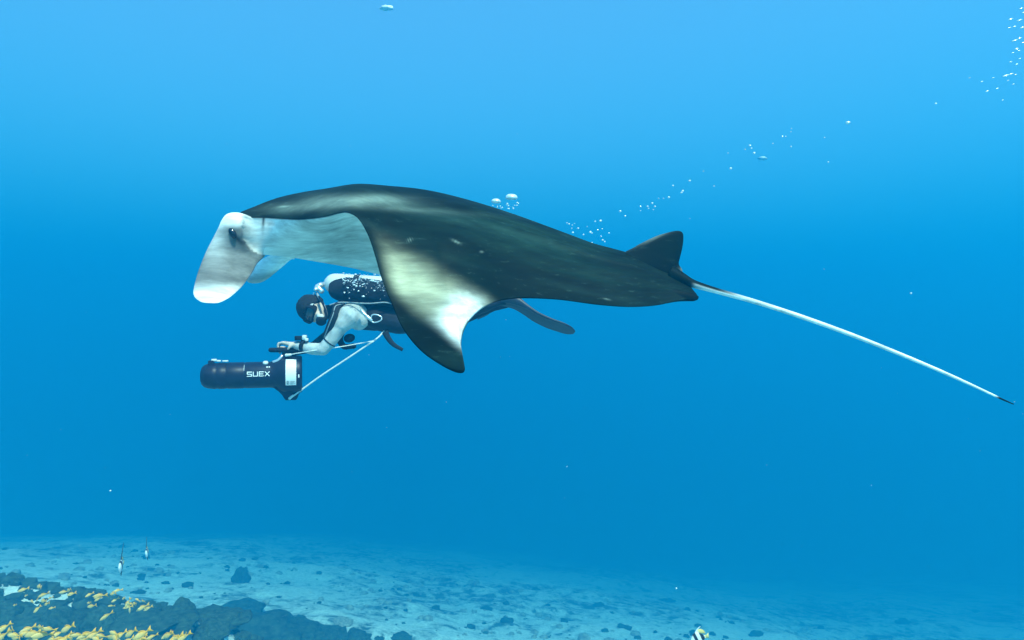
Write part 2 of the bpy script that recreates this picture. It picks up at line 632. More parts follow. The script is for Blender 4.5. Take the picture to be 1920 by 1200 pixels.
def half(ctrl, near, nw=420, nr=72):
    row = cr(ctrl, nw)
    w = np.linspace(0, 1, nw)
    Mp = toP(row)
    Cc = on_curve(C_ctrl, row[:, 3])
    Bc = on_curve(B_ctrl, np.maximum(row[:, 3], 455))
    Cp, Bp = toP(Cc), toP(Bc)
    r = np.linspace(0, 1, nr) ** 0.9
    r[-1] = 1
    d = Mp - Cp
    if near:
        nn = np.stack([0 * d[:, 0], d[:, 2], -d[:, 1]], 1)
    else:
        nn = np.stack([0 * d[:, 0], -d[:, 2], d[:, 1]], 1)
    ln = np.linalg.norm(d[:, 1:], axis=1)[:, None] + 1e-6
    nn = nn / ln
    R = r[None, :, None]
    D = Cp[:, None] + d[:, None] * R + (4 * R * (1 - R)) * (row[:, 4] * ln[:, 0])[:, None, None] * nn[:, None]
    Wt = (1 - R) ** row[:, 5][:, None, None]
    V = D + Wt * (Bp - Cp)[:, None]
    # a little plumpness so that the edge is not a knife
    edge = (np.clip(R, 0, 1) ** 2) * np.sqrt(np.clip(1 - R ** 6, 0, 1)) * 0.014
    V = V - edge * nn[:, None]
    rr0 = r[None, :, None]
    body_x = D[..., 0]
    ridge = fbm(body_x * 0.9 + 3.3, np.broadcast_to(r[None, :], (nw, nr)) * 7.0 + (4 if near else 9), 401, 2) + 0.5 * fbm(body_x * 1.8 + 1.3, np.broadcast_to(r[None, :], (nw, nr)) * 15.0, 431, 2)
    lift = (0.017 * sstep(690, 830, row[:, 3])[:, None] * ridge * np.sin(math.pi * np.clip(r, 0, 1)) ** 0.8 * np.clip(ln[:, 0] / 0.5, 0, 1)[:, None])[..., None] * nn[:, None]
    D = D + lift
    V = V + lift

    def soften(G, times=60):
        H = G.copy()
        for _ in range(times):
            K = H.copy()
            K[1:-1] = 0.5 * H[1:-1] + 0.25 * (H[:-2] + H[2:])
            wgt = sstep(1.0, 0.80, r)[None, :, None] * sstep(0.0, 0.10, r)[None, :, None]
            H = H * (1 - wgt) + K * wgt
        return H
    D = soften(D)
    V = soften(V)
    rr = np.broadcast_to(r[None, :], (nw, nr))
    ww = np.broadcast_to(w[:, None], (nw, nr))
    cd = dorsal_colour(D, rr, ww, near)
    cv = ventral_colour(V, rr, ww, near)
    # the dark of the back rolls over the rim
    cv[:, -1] = cd[:, -1]
    V[:, -1] = D[:, -1]
    V[:, 0] = Bp
    return D, V, cd, cv


mv, mf, mc = [], [], []


def add_grid(G, Cg):
    b = len(mv)
    a, n = G.shape[:2]
    mv.extend(G.reshape(-1, 3).tolist())
    mc.extend(Cg.reshape(-1, 3).tolist())
    for i in range(a - 1):
        for j in range(n - 1):
            mf.append((b + i * n + j, b + (i + 1) * n + j, b + (i + 1) * n + j + 1, b + i * n + j + 1))
    return b


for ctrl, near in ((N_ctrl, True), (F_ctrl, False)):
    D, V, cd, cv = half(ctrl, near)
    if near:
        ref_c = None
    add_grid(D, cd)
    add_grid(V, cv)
    # close the mouth end
    loop = np.concatenate([D[0], V[0][::-1]])
    cen = loop.mean(0) + np.array((0.03, 0, 0))
    b = len(mv)
    mv.extend(loop.tolist())
    mc.extend([(0.25, 0.26, 0.24)] * len(loop))
    mv.append(cen.tolist())
    mc.append((0.03, 0.03, 0.03))
    for i in range(len(loop) - 1):
        mf.append((b + i, b + i + 1, b + len(loop)))


def add_rings(rings, cols, cap=True):
    b = len(mv)
    n = len(rings[0])
    for rg, cg in zip(rings, cols):
        mv.extend([list(x) for x in rg])
        mc.extend([list(x) for x in cg])
    for i in range(len(rings) - 1):
        for j in range(n):
            k = (j + 1) % n
            mf.append((b + i * n + j, b + i * n + k, b + (i + 1) * n + k, b + (i + 1) * n + j))
    if cap:
        for i in (0, len(rings) - 1):
            mv.append(list(np.mean(np.array(rings[i]), 0)))
            mc.append(list(np.mean(np.array(cols[i]), 0)))
            for j in range(n):
                mf.append((len(mv) - 1, b + i * n + j, b + i * n + (j + 1) % n))


from mathutils.bvhtree import BVHTree
BODY_BVH = BVHTree.FromPolygons([tuple(v_) for v_ in mv], [tuple(f_) for f_ in mf])


def lobe(rows, colour, nrow=46, n=36, flush=None):
    """A paddle: rows of (left x, left y, left Y, right x, right y, right Y, half thickness in metres, outward bow)."""
    R = cr(rows, nrow)
    rings, cols = [], []
    for q_ in R:
        a = P(q_[0], q_[1], q_[2])
        b = P(q_[3], q_[4], q_[5])
        ring = []
        for ang in np.linspace(0, 2 * math.pi, n, endpoint=False):
            s = 0.5 - 0.5 * math.cos(ang)
            base = a + (b - a) * s
            prof = math.sin(ang)
            prof = math.copysign(abs(prof) ** 0.8, prof)
            base = base + np.array((0, -1, 0)) * (q_[7] * 4 * s * (1 - s)) + np.array((0, -1, 0.15)) * q_[6] * prof
            ring.append(base)
        ring = np.array(ring)
        cg = colour(ring)
        if flush is not None:
            # where the lobe grows out of the head its skin runs into the skin of the cheek
            fx, fy = pix(ring)
            wt = flush(fx, fy)
            for i_ in range(n):
                if wt[i_] < 1e-3:
                    continue
                d_ = Vector(ring[i_]).normalized()
                h_ = BODY_BVH.ray_cast(Vector((0, 0, 0)), d_)
                if h_[0] is None or h_[0].y > 3.12:
                    continue
                tgt = np.array(h_[0]) - 0.002 * np.array(d_)
                if True:
                    ring[i_] = ring[i_] * (1 - wt[i_]) + tgt * wt[i_]
                cg[i_] = cg[i_] * (1 - wt[i_]) + ventral_colour(np.array(h_[0])[None], None, None, True, r_in=0.3)[0] * wt[i_]
        rings.append(ring)
        cols.append(cg)
    add_rings(rings, cols)


def lobe_near_colour(p):
    px, py = pix(p)
    nz = fbm(p[..., 0] * 2.2 + 40, p[..., 2] * 30.0 + 7, 211, 3)
    white = np.clip(sstep(525, 552, py) + 1.2 * sstep(432, 410, py) * sstep(475, 440, px), 0, 1)  # pale knob and tip, whitened in the colour as if sunlit
    g = 0.135 + 0.05 * nz + 0.36 * sstep(520, 440, py) * sstep(440, 400, px) + 0.25 * sstep(455, 425, py) * sstep(470, 500, px)  # grey skin, darkened in the colour for the shade across the lobe's middle
    a = g * (1 - white) + 0.80 * white
    streak = 0.75 * blob(px, py, 446, 448, 13, 4.5, 40) + 0.35 * blob(px, py, 470, 456, 18, 4, 8)
    groove = 0.9 * blob(px, py, 494, 412, 2.6, 20, 4)
    a = a * (1 - np.clip(streak + groove, 0, 0.96))
    return a[..., None] * np.array((1.0, 1.02, 0.98))


def cheek_y(px, py):
    h_ = BODY_BVH.ray_cast(Vector((0, 0, 0)), PV(px, py, 1.0).normalized())
    return h_[0].y if h_[0] is not None and h_[0].y < 3.3 else None


_rows = []
for lx, ly, lY, rx, ry, rY, th_, bow_ in (  # near cephalic fin
        (438, 399.5, 2.95, 447, 399.5, 2.95, .008, .00), (430, 401.5, 2.945, 455, 401, 2.95, .018, .006), (423, 406, 2.935, 467, 405, 2.95, .028, .012), (416.5, 415, 2.925, 484, 414, None, .034, .020),
        (411, 427, 2.92, 498, 429, None, .036, .026), (404, 440, 2.92, 506, 448, None, .033, .030), (397, 453, 2.915, 506, 464, None, .029, .032),
        (388, 470, 2.905, 497, 479, None, .025, .034), (379, 491, 2.885, 482, 494, 2.97, .022, .03),
(371, 513, 2.85, 472, 512, 2.93, .020, .03),
        (365, 535, 2.78, 456, 534, 2.85, .017, .03), (363, 549, 2.70, 442, 548, 2.77, .015, .03), (367, 559, 2.635, 428, 559, 2.69, .013, .02),
        (377, 566, 2.585, 412, 567, 2.625, .011, .01), (386, 568, 2.575, 402, 568.5, 2.595, .006, .0)):
    if rY is None:
        cy_ = cheek_y(rx, ry)
        rY = (cy_ if cy_ else 2.98) + 0.03

    _rows.append((lx, ly, lY, rx, ry, rY, th_, bow_))
lobe(_rows, lobe_near_colour, 84, 90, flush=lambda fx, fy: sstep(440, 490, fx) * sstep(496, 452, fy) * sstep(402, 411, fy))


def lobe_far_colour(p):
    px, py = pix(p)
    d = line_d(px, py, (470, 505), (545, 492))
    a = 0.86 - 0.45 * sstep(4, 18, d)
    return a[..., None] * np.array((1, 1, 0.98))


lobe([  # far cephalic fin, curled towards us
    (545, 470, 3.20, 552, 486, 3.20, .02, .0), (530, 477, 3.22, 544, 486, 3.22, .03, .0), (512, 479, 3.24, 530, 498, 3.22, .035, .0),
    (495, 485, 3.26, 517, 509, 3.22, .035, .0), (480, 497, 3.26, 503, 521, 3.22, .03, .0), (469, 510, 3.26, 489, 529, 3.22, .025, .0),
    (463, 520, 3.26, 475, 531, 3.23, .018, .0), (462, 526, 3.26, 467, 530, 3.24, .008, .0)], lobe_far_colour)


# small fin on the back
def fin_colour(p):
    px, py = pix(p)
    nz = fbm(p[..., 0] * 9 + 4, p[..., 2] * 9, 240, 3)
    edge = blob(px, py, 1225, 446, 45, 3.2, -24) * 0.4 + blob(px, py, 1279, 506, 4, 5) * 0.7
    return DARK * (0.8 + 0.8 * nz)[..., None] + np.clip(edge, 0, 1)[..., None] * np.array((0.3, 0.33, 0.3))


lobe([
    (1150, 486, 3.09, 1276, 528, 3.09, .034, .0), (1170, 473, 3.09, 1277, 516, 3.09, .028, .0), (1188, 464, 3.09, 1280, 507, 3.09, .024, .0), (1196, 459, 3.09, 1273, 496, 3.09, .021, .0),
    (1212, 451, 3.09, 1275, 484, 3.09, .018, .0), (1232, 442, 3.09, 1279, 468, 3.09, .015, .0), (1248, 437, 3.09, 1281, 455, 3.09, .013, .0),
    (1258, 434.5, 3.09, 1281.5, 446, 3.09, .011, .0), (1265, 433.2, 3.09, 1281, 440, 3.09, .009, .0), (1271, 432.8, 3.09, 1279, 435.5, 3.09, .006, .0)], fin_colour, nrow=30, n=24)

# the near pelvic fin beside the root of the tail
lobe([(1238, 540, 3.0, 1246, 570, 2.99, .020, .0), (1262, 541, 3.0, 1268, 566, 2.99, .018, .0), (1284, 545, 3.0, 1287, 565, 2.99, .015, .0), (1298, 549, 3.0, 1299, 565, 2.99, .012, .0),
      (1306, 553, 3.0, 1306, 563, 2.99, .009, .0), (1310, 556, 3.0, 1309, 561, 2.99, .004, .0)], fin_colour, nrow=24, n=20)

# tail
tail = cr([(1255, 512, 3.08, 17), (1280, 523, 3.06, 11), (1303, 533, 3.04, 7.5), (1350, 547, 3.0, 5.2), (1420, 567, 2.95, 4.2), (1500, 593, 2.9, 4.0),
           (1600, 629, 2.84, 3.7), (1700, 669, 2.78, 3.3), (1780, 703, 2.74, 2.8), (1850, 735, 2.71, 2.0), (1880, 749, 2.70, 1.6), (1901, 758, 2.69, 0.9)], 140)
rings, cols = [], []
tp = toP(tail)
tg = np.gradient(tp, axis=0)
for p, t, row in zip(tp, tg, tail):
    t = t / np.linalg.norm(t)
    a = np.cross(t, (0, 1, 0))
    a /= np.linalg.norm(a)
    b = np.cross(t, a)
    r = row[3] * (1.0 + 0.04 * float(sstep(1300, 1400, row[0]))) * row[2] / F
    ring, cg = [], []
    for ang in np.linspace(0, 2 * math.pi, 14, endpoint=False):
        v = math.cos(ang) * a + math.sin(ang) * b
        ring.append(p + r * v)
        up = v[2]
        dark_top = sstep(-0.25, 0.25, up) * float(sstep(1430, 1340, row[0]))
        dark = max(float(sstep(1312, 1296, row[0])), float(dark_top), float(sstep(1862, 1874, row[0])))
        cg.append(WHITE * (1 - dark) + DARK * dark)
    rings.append(np.array(ring))
    cols.append(np.array(cg))
add_rings(rings, cols)

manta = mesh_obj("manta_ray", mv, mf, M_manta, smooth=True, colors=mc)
bm = bmesh.new()
bm.from_mesh(manta.data)
bmesh.ops.smooth_vert(bm, verts=bm.verts, factor=0.4, use_axis_x=True, use_axis_y=True, use_axis_z=True)
bm.to_mesh(manta.data)
bm.free()
tag(manta, "large dark manta ray with drooping pale-patched wing, white head lobes and long white tail", "manta ray")
M_eye = material("eye_black", (0.006, 0.008, 0.014), rough=0.15, var=0.1)
_bv = BVHTree.FromPolygons([v.co + manta.location for v in manta.data.vertices], [list(p.vertices) for p in manta.data.polygons])
_hit = _bv.ray_cast(Vector((0, 0, 0)), PV(436, 437, 2.7).normalized())
ec = np.array(_hit[0])
e = MB()
e.ellipsoid(ec, [(0.026 * .5, 0, -0.026 * .87), (0, -0.010, 0), (0.014 * .87, 0, 0.014 * .5)])
e.build("eye", M_eye, manta)

# ------------------------------------------------------------------ diver
M_body = material("diver_skin_and_suit", (0, 0, 0), rough=0.75, var=0.22, scale=16, bump=0.6, attr=True, spec=0.25)
M_black = material("black_neoprene", (0.012, 0.014, 0.02), rough=0.7, var=0.3, scale=30, bump=0.15, spec=0.08)
M_webbing = material("black_webbing", (0.015, 0.017, 0.022), rough=0.8, var=0.25, scale=90, bump=0.2, spec=0.2)
M_steel = material("bright_steel", (0.75, 0.75, 0.75), rough=0.28, var=0.08, scale=40, metallic=0.7)
M_white = material("white_paint", (0.62, 0.63, 0.60), rough=0.4, var=0.06, scale=12)
M_hair = material("dark_hood", (0.012, 0.013, 0.016), rough=0.8, var=0.4, scale=60, bump=0.3, spec=0.2)
M_lens = material("mask_glass", (0.02, 0.035, 0.045), rough=0.05, var=0.05, spec=0.8)
M_silicone = material("clear_silicone", (0.32, 0.36, 0.37), rough=0.35, var=0.1)
M_hose = material("grey_hose", (0.28, 0.31, 0.32), rough=0.5, var=0.1)
M_fin = material("fin_rubber", (0.015, 0.02, 0.035), rough=0.5, var=0.2, scale=20)
M_rope = material("white_cord", (0.72, 0.72, 0.68), rough=0.8, var=0.12, scale=60)

YD = 5.6
PALE = (0.44, 0.47, 0.46)
SKIN = (0.60, 0.46, 0.38)
SUIT = (0.012, 0.014, 0.020)
caps = []


def limb(p0, p1, r0, r1, col):
    caps.append((np.array(p0), np.array(p1), r0, r1, np.array(col)))


pxm = YD / F                                       # metres per pixel at the diver
Lsh, Rsh = P(655, 592, 5.43), P(655, 588, 5.80)
Lel, Rel = P(606, 655, 5.40), P(590, 650, 5.78)
Lwr, Rwr = P(556, 647, 5.46), P(549, 660, 5.66)
pelvis = P(748, 601, 5.62)
chest = P(672, 588, 5.62)
limb(chest, P(705, 592, 5.62), 0.135, 0.13, SUIT)
limb(P(705, 594, 5.53), P(748, 602, 5.55), 0.105, 0.11, SUIT)
limb(P(705, 594, 5.71), P(748, 602, 5.70), 0.105, 0.11, SUIT)
limb(P(665, 590, 5.50), P(668, 590, 5.74), 0.115, 0.115, PALE)
limb(chest, P(615, 585, 5.60), 0.075, 0.062, SUIT)          # neck
# head: crown to the left, face turned to us and down
hc = P(588, 580, 5.60)
limb(P(582, 577, 5.60), P(594, 586, 5.59), 0.098, 0.086, SKIN)
limb(P(597, 591, 5.555), P(603, 598, 5.55), 0.060, 0.045, SKIN)   # jaw
limb(P(594, 588, 5.51), P(597, 590, 5.495), 0.018, 0.016, SKIN)   # nose
limb(P(588, 571, 5.605), P(589, 570, 5.60), 0.02, 0.02, SKIN)     # ear
# near arm
limb(Lsh, P(640, 606, 5.41), 0.098, 0.082, PALE)
limb(P(666, 588, 5.47), P(672, 600, 5.47), 0.09, 0.085, PALE)
limb(P(640, 606, 5.41), P(622, 636, 5.40), 0.075, 0.054, PALE)
limb(P(622, 636, 5.40), Lel, 0.054, 0.050, PALE)
limb(Lel, P(585, 654, 5.42), 0.050, 0.049, PALE)
limb(P(585, 654, 5.42), Lwr, 0.048, 0.036, PALE)
# far arm
limb(Rsh, P(630, 620, 5.80), 0.085, 0.062, SUIT)
limb(P(630, 620, 5.80), Rel, 0.060, 0.048, SUIT)
limb(Rel, Rwr, 0.046, 0.034, SUIT)
# hands: palm, four fingers closed over the handle, thumb from the side of the palm


def hand(wr, palm_end, side, down, scale=1.0):
    """wr wrist, palm_end knuckle centre, side: unit vector across the knuckles, down: unit vector the fingers curl to."""
    wr = np.array(wr)
    pe = np.array(palm_end)
    fwd = (pe - wr) / np.linalg.norm(pe - wr)
    for k, (off, ln, rr) in enumerate(((-0.033, 0.9, .0095), (-0.011, 1.0, .0102), (0.011, 0.95, .0098), (0.033, 0.78, .0086))):
        base = pe + side * off * scale
        limb(wr + side * off * 0.45, base, 0.021, 0.014, SKIN)
        a = base + (fwd * 0.036 + down * 0.010) * ln * scale
        b = a + (fwd * 0.008 + down * 0.030) * ln * scale
        c = b + (-fwd * 0.012 + down * 0.018) * ln * scale
        limb(base, a, rr * 1.15, rr * 1.05, SKIN)
        limb(a, b, rr * 1.05, rr, SKIN)
        limb(b, c, rr, rr * 0.85, SKIN)
    t0 = wr + fwd * 0.02 - side * 0.036
    t1 = t0 + (fwd * 0.034 + down * 0.022 - side * 0.010)
    t2 = t1 + (fwd * 0.020 + down * 0.026)
    limb(t0, t1, 0.0145, 0.012, SKIN)
    limb(t1, t2, 0.012, 0.010, SKIN)


sidev = np.array((0.25, -0.95, 0.1))
sidev /= np.linalg.norm(sidev)
downv = np.array((0.05, 0.05, -1.0))
hand(Lwr, P(531, 643, 5.47), -sidev, downv, 1.15)
hand(Rwr, P(531, 652, 5.62), sidev, downv, 1.1)
# legs
for (hip, knee, ank, toe, dy) in (((748, 598), (845, 594), (938, 564), (958, 562), -0.09), ((750, 606), (838, 606), (930, 573), (950, 570), 0.12)):
    h_, k_, a_, t_ = (P(q_[0], q_[1], 5.63 + dy) for q_ in (hip, knee, ank, toe))
    limb(h_, k_, 0.095, 0.062, SUIT)
    limb(k_, k_ + (a_ - k_) * 0.35, 0.060, 0.058, SUIT)
    limb(k_ + (a_ - k_) * 0.35, a_, 0.058, 0.040, SUIT)
    limb(a_, t_, 0.044, 0.036, SUIT)

raw = MB()
for p0, p1, r0, r1, c in caps:
    raw.capsule(p0, p1, r0, r1)
tmp_me = bpy.data.meshes.new("tmp")
tmp_me.from_pydata(raw.v, [], raw.f)
bm = bmesh.new()
bm.from_mesh(tmp_me)
bmesh.ops.recalc_face_normals(bm, faces=bm.faces)
bm.to_mesh(tmp_me)
bm.free()
tmp = bpy.data.objects.new("tmp", tmp_me)
COL.objects.link(tmp)
rm = tmp.modifiers.new("r", 'REMESH')
rm.mode = 'VOXEL'
rm.voxel_size = 0.0065
dg = bpy.context.evaluated_depsgraph_get()
body_me = bpy.data.meshes.new_from_object(tmp.evaluated_get(dg))
bpy.data.objects.remove(tmp)
body_me.name = "person"
bm = bmesh.new()
bm.from_mesh(body_me)
for _ in range(4):
    bmesh.ops.smooth_vert(bm, verts=bm.verts, factor=0.5, use_axis_x=True, use_axis_y=True, use_axis_z=True)
bm.to_mesh(body_me)
bm.free()
n = len(body_me.vertices)
co = np.empty(n * 3, np.float32)
body_me.vertices.foreach_get("co", co)
co = co.reshape(-1, 3)
best = np.full(n, 1e9)
colr = np.zeros((n, 4), np.float32)
colr[:, 3] = 1
for p0, p1, r0, r1, c in caps:
    d = p1 - p0
    t = np.clip(((co - p0) @ d) / (d @ d + 1e-12), 0, 1)
    dist = np.linalg.norm(co - (p0 + t[:, None] * d), axis=1) - (r0 + (r1 - r0) * t)
    k = dist < best
    best[k] = dist[k]
    colr[k, :3] = c
ca = body_me.color_attributes.new("pigment", 'FLOAT_COLOR', 'POINT')
ca.data.foreach_set("color", colr.ravel())
body_me.polygons.foreach_set("use_smooth", [True] * len(body_me.polygons))
body_me.materials.clear()
body_me.materials.append(M_body)
person = link_mesh("person", body_me)
tag(person, "scuba diver in black suit with white sleeves gripping an underwater scooter behind the manta", "diver")

# hood over the crown, mask, regulator
b = MB()
ax_c = P(566, 570, 5.6) - hc
ax_c = ax_c / np.linalg.norm(ax_c)                # towards the crown
face = np.array((0.05, -0.86, -0.5))
face -= ax_c * (face @ ax_c)
face /= np.linalg.norm(face)
lat = np.cross(ax_c, face)
hcen = P(584, 578, 5.61)
rings = []
for th in np.linspace(0.05, 2.05, 18):
    rg = []
    for qa in np.linspace(0, 2 * math.pi, 30, endpoint=False):
        thq = th
        f_ = math.cos(qa)
        lim = 1.0 - 0.34 * max(0, f_) ** 1.5           # open over the face
        a = thq * lim
        wob = 1 + 0.03 * math.sin(7 * qa + 3 * th)
        rg.append(hcen + wob * (0.124 * math.cos(a) * ax_c + 0.118 * math.sin(a) * (face * math.cos(qa) + lat * math.sin(qa))))
    rings.append(rg)
b.rings(rings)
b.build("hood", M_hair, person)

mcen = P(590, 581, 5.6) + face * 0.088
mrot = np.stack([lat, face, ax_c], 1)              # columns: across, out, up
b = MB()
rings = []
for yy, sx, sz in ((-0.035, .078, .044), (0.0, .082, .048), (0.022, .080, .046), (0.026, .074, .040), (0.022, .068, .034)):
    rg = []
    for qa in np.linspace(0, 2 * math.pi, 28, endpoint=False):
        c_, s_ = math.cos(qa), math.sin(qa)
        c_ = math.copysign(abs(c_) ** 0.6, c_)
        s_ = math.copysign(abs(s_) ** 0.6, s_)
        rg.append(mcen + mrot @ np.array((sx * c_, yy, sz * s_)))
    rings.append(rg)
b.rings(rings, cap=False)
mask = b.build("mask", M_black, person)
b = MB()
b.rings([[mcen + mrot @ np.array((sx * math.copysign(abs(math.cos(qa)) ** 0.6, math.cos(qa)), yy, sz * math.copysign(abs(math.sin(qa)) ** 0.6, math.sin(qa))))
          for qa in np.linspace(0, 2 * math.pi, 28, endpoint=False)] for yy, sx, sz in ((0.017, .070, .036), (0.021, .069, .035))])
b.build("lens", M_lens, mask)
b = MB()
st = [mcen + mrot @ np.array((0.084 * math.cos(t), 0.0 - 0.19 * max(0, math.sin(t)) ** 0.8, 0.01 + 0.03 * math.sin(t))) * 1.0 for t in np.linspace(0, math.pi, 24)]
b.tube(st, 0.012, n=8, flat=0.35)
b.build("strap", M_silicone, mask)
# regulator
rc_ = P(602, 600, 5.47)
rd = np.array((0.25, -0.75, -0.55))
b = MB()
b.lathe(rc_ - 0.04 * rd, rd, [(-.02, .02), (0, .028), (.02, .036), (.04, .042), (.062, .042), (.07, .036), (.074, .02), (.0745, .004)], 26)
reg = b.build("regulator", M_black, person)
b = MB()
b.ellipsoid(P(601, 593, 5.45), [(.030, 0, -.006), (0, -.016, 0), (.004, 0, .020)])  # white piece standing in for the highlight on the black regulator
b.build("regulator_highlight", M_white, reg)
b = MB()
b.tube(cr([P(606, 602, 5.48), P(612, 590, 5.45), P(606, 570, 5.46), P(597, 556, 5.55), P(594, 549, 5.62)], 30), 0.010, 8)
b.build("hose", M_hose, person)
b = MB()
b.tube(cr([P(598, 556, 5.50), P(605, 568, 5.46), P(611, 585, 5.44), P(612, 600, 5.44)], 24), 0.009, 8)
b.build("hose", M_black, person)
b = MB()
b.tube(cr([P(618, 572, 5.38), P(640, 567, 5.37), P(690, 569, 5.36), P(720, 567, 5.38), P(738, 570, 5.42)], 36), 0.0055, 8)
b.build("hose", M_hose, person)
# tank and valve
ta, tb = P(612, 531, 5.66), P(770, 541, 5.66)
td = tb - ta
tl = np.linalg.norm(td)
b = MB()
b.lathe(ta, td, [(-.012, .030), (-.010, .036), (.0, .048), (.012, .062), (.03, .075), (.055, .084), (.09, .087), (tl - .05, .087), (tl - .015, .08), (tl, .06)], 40)
tank = b.build("scuba_tank", M_white, person)
b = MB()
b.lathe(P(611, 531, 5.66), P(596, 537, 5.64) - P(611, 531, 5.66), [(0, .018), (.03, .018), (.032, .024), (.06, .024), (.075, .018), (.08, .008)], 18)
b.capsule(P(597, 540, 5.60), P(603, 546, 5.60), .021, .021)
b.capsule(P(592, 543, 5.58), P(594, 536, 5.62), .016, .014)
b.capsule(P(589, 550, 5.60), P(587, 557, 5.60), .009, .007)
b.build("valve", M_steel, tank)
for px_ in (655, 700, 742):
    b = MB()
    cpt = ta + td * ((px_ - 612) / 158.0)
    b.lathe(cpt - td / tl * 0.024, td, [(0, .0885), (.002, .092), (.046, .092), (.048, .0885)], 36)
    b.build("tank_band", M_webbing, tank)
# buoyancy wing on the back
b = MB()
rings = []
wx = cr([(622, 543, 3), (627, 542, 15), (640, 542, 21), (665, 543, 24), (700, 547, 25), (735, 552, 24), (755, 556, 18), (762, 558, 4)], 40)
for q_ in wx:
    ctr = P(q_[0], q_[1] + 2, 5.56)
    h_ = q_[2] * pxm
    rg = []
    for qa in np.linspace(0, 2 * math.pi, 36, endpoint=False):
        w_ = 1 + 0.05 * mnoise.noise(Vector((q_[0] * 0.08, math.cos(qa) * 2, math.sin(qa) * 2)))
        c_, s_ = math.cos(qa), math.sin(qa)
        rg.append(ctr + np.array((0, math.copysign(abs(c_) ** .8, c_) * 0.185 * min(1, h_ / .07), math.copysign(abs(s_) ** .8, s_) * h_)) * w_)
    rings.append(rg)
b.rings(rings)
b.build("buoyancy_wing", M_black, person)
# backplate / vest on the torso
b = MB()
rings = []
for q_ in cr([(668, 588, 10), (676, 588, 22), (690, 588, 28), (710, 591, 30), (740, 596, 28), (760, 600, 25), (768, 602, 10)], 36):
    rg = []
    for qa in np.linspace(0, 2 * math.pi, 36, endpoint=False):
        w_ = 1 + 0.06 * mnoise.noise(Vector((q_[0] * 0.06, math.cos(qa) * 2.3, math.sin(qa) * 2.3)))
        rg.append(P(q_[0], q_[1], 5.65) + np.array((0.0, math.cos(qa) * q_[2] * pxm * 1.42, math.sin(qa) * q_[2] * pxm)) * w_)
    rings.append(rg)
b.rings(rings)
b.build("vest", M_black, person)
# harness strap over the near shoulder, with its pale piping
sp = cr([P(646, 570, 5.42), P(632, 574, 5.36), P(627, 590, 5.33), P(620, 608, 5.34), P(613, 626, 5.38), P(610, 634, 5.42)], 30)
b = MB()
b.tube(sp, 0.030, 10, flat=0.35, up=(0, 1, 0.05))
strap = b.build("harness_strap", M_webbing, person)
b = MB()
b.tube(sp + np.array((-0.004, -0.026, 0.0)), 0.004, 6)
b.build("piping", M_hose, strap)
b = MB()
b.lathe(P(617.5, 641, 5.40), P(622, 636, 5.40) - P(606, 655, 5.40), [(-.006, .050), (-.004, .0565), (.004, .0565), (.006, .050)], 24)
b.build("sleeve_band", M_webbing, person)
# D-ring and bolt snap on the chest
b = MB()
b.tube(cr([P(677, 581, 5.34), P(683, 588, 5.33), P(690, 594, 5.33)], 14), [.011] * 14, 8)
b.capsule(P(689, 594, 5.33), P(696, 600, 5.33), .016, .012)
rg = [P(704 + 10 * math.cos(t) + 2 * math.cos(2 * t), 597 + 7.5 * math.sin(t), 5.33) for t in np.linspace(0, 2 * math.pi, 26)]
b.tube(rg, 0.0055, 8)
b.build("bolt_snap", M_steel, person)
# gauge on the near wrist and its light face
b = MB()
b.lathe(P(573, 649, 5.43), P(560, 647, 5.45) - P(573, 649, 5.43), [(0, .047), (.003, .052), (.03, .050), (.033, .046)], 26)
b.box(P(564, 634, 5.44), (.040, .035, .018))
g_ = b.build("wrist_computer", M_black, person)
b = MB()
b.box(P(571, 633, 5.42), (.016, .022, .020), bev=.3)
b.box(P(575, 637, 5.40), (.012, .016, .012), bev=.3)
b.build("buckle", M_white, g_)
# pouch and console hanging under the chest
b = MB()
b.tube(cr([P(640, 622, 5.50), P(637, 636, 5.48), P(643, 648, 5.47), P(652, 651, 5.47)], 20), np.linspace(.03, .022, 20), 10)
b.ellipsoid(P(655, 634, 5.5), [(.045, 0, .012), (0, .05, 0), (-.01, 0, .035)])
b.capsule(P(646, 651, 5.47), P(663, 649, 5.47), .020, .022)
b.build("console", M_black, person)
# end of the belt hanging from the hip
b = MB()
b.tube(cr([P(722, 622, 5.48), P(728, 634, 5.48), P(738, 646, 5.48), P(755, 656, 5.47)], 22), np.linspace(.028, .014, 22), 10, flat=.5, up=(0, 1, 0))
b.build("hanging_strap", M_webbing, person)


# fins
def swim_fin(pts, y0, name="swim_fin"):
    b = MB()
    rings = []
    for q_ in cr(pts, 40):
        c_ = P(q_[0], q_[1], y0)
        hw, th, tilt = q_[2], q_[3], 0.42
        rg = []
        for qa in np.linspace(0, 2 * math.pi, 24, endpoint=False):
            u = math.cos(qa)
            v = math.sin(qa)
            rib = 1 + 1.2 * max(0, abs(u) - 0.82) / 0.18
            nrm = np.array((0.35, 0.0, 0.94))
            acr = np.array((0.0, 1.0, 0.0)) * math.cos(tilt) + np.array((-0.35, 0, -0.75)) * math.sin(tilt)
            rg.append(c_ + acr * hw * u + nrm * th * math.copysign(abs(v) ** .6, v) * rib)
        rings.append(rg)
    b.rings(rings)
    return b.build(name, M_fin, person)


swim_fin([(938, 560, .045, .045), (952, 562, .055, .05), (968, 568, .06, .04), (985, 580, .085, .02), (1005, 594, .10, .013), (1030, 606, .11, .010), (1050, 613, .112, .008), (1064, 618.5, .098, .007), (1072, 621.5, .068, .006), (1077, 623.5, .03, .004)], 5.54)
swim_fin([(928, 572, .045, .045), (920, 578, .055, .045), (912, 584, .07, .03), (903, 590, .08, .012), (897, 594, .075, .006)], 5.76)

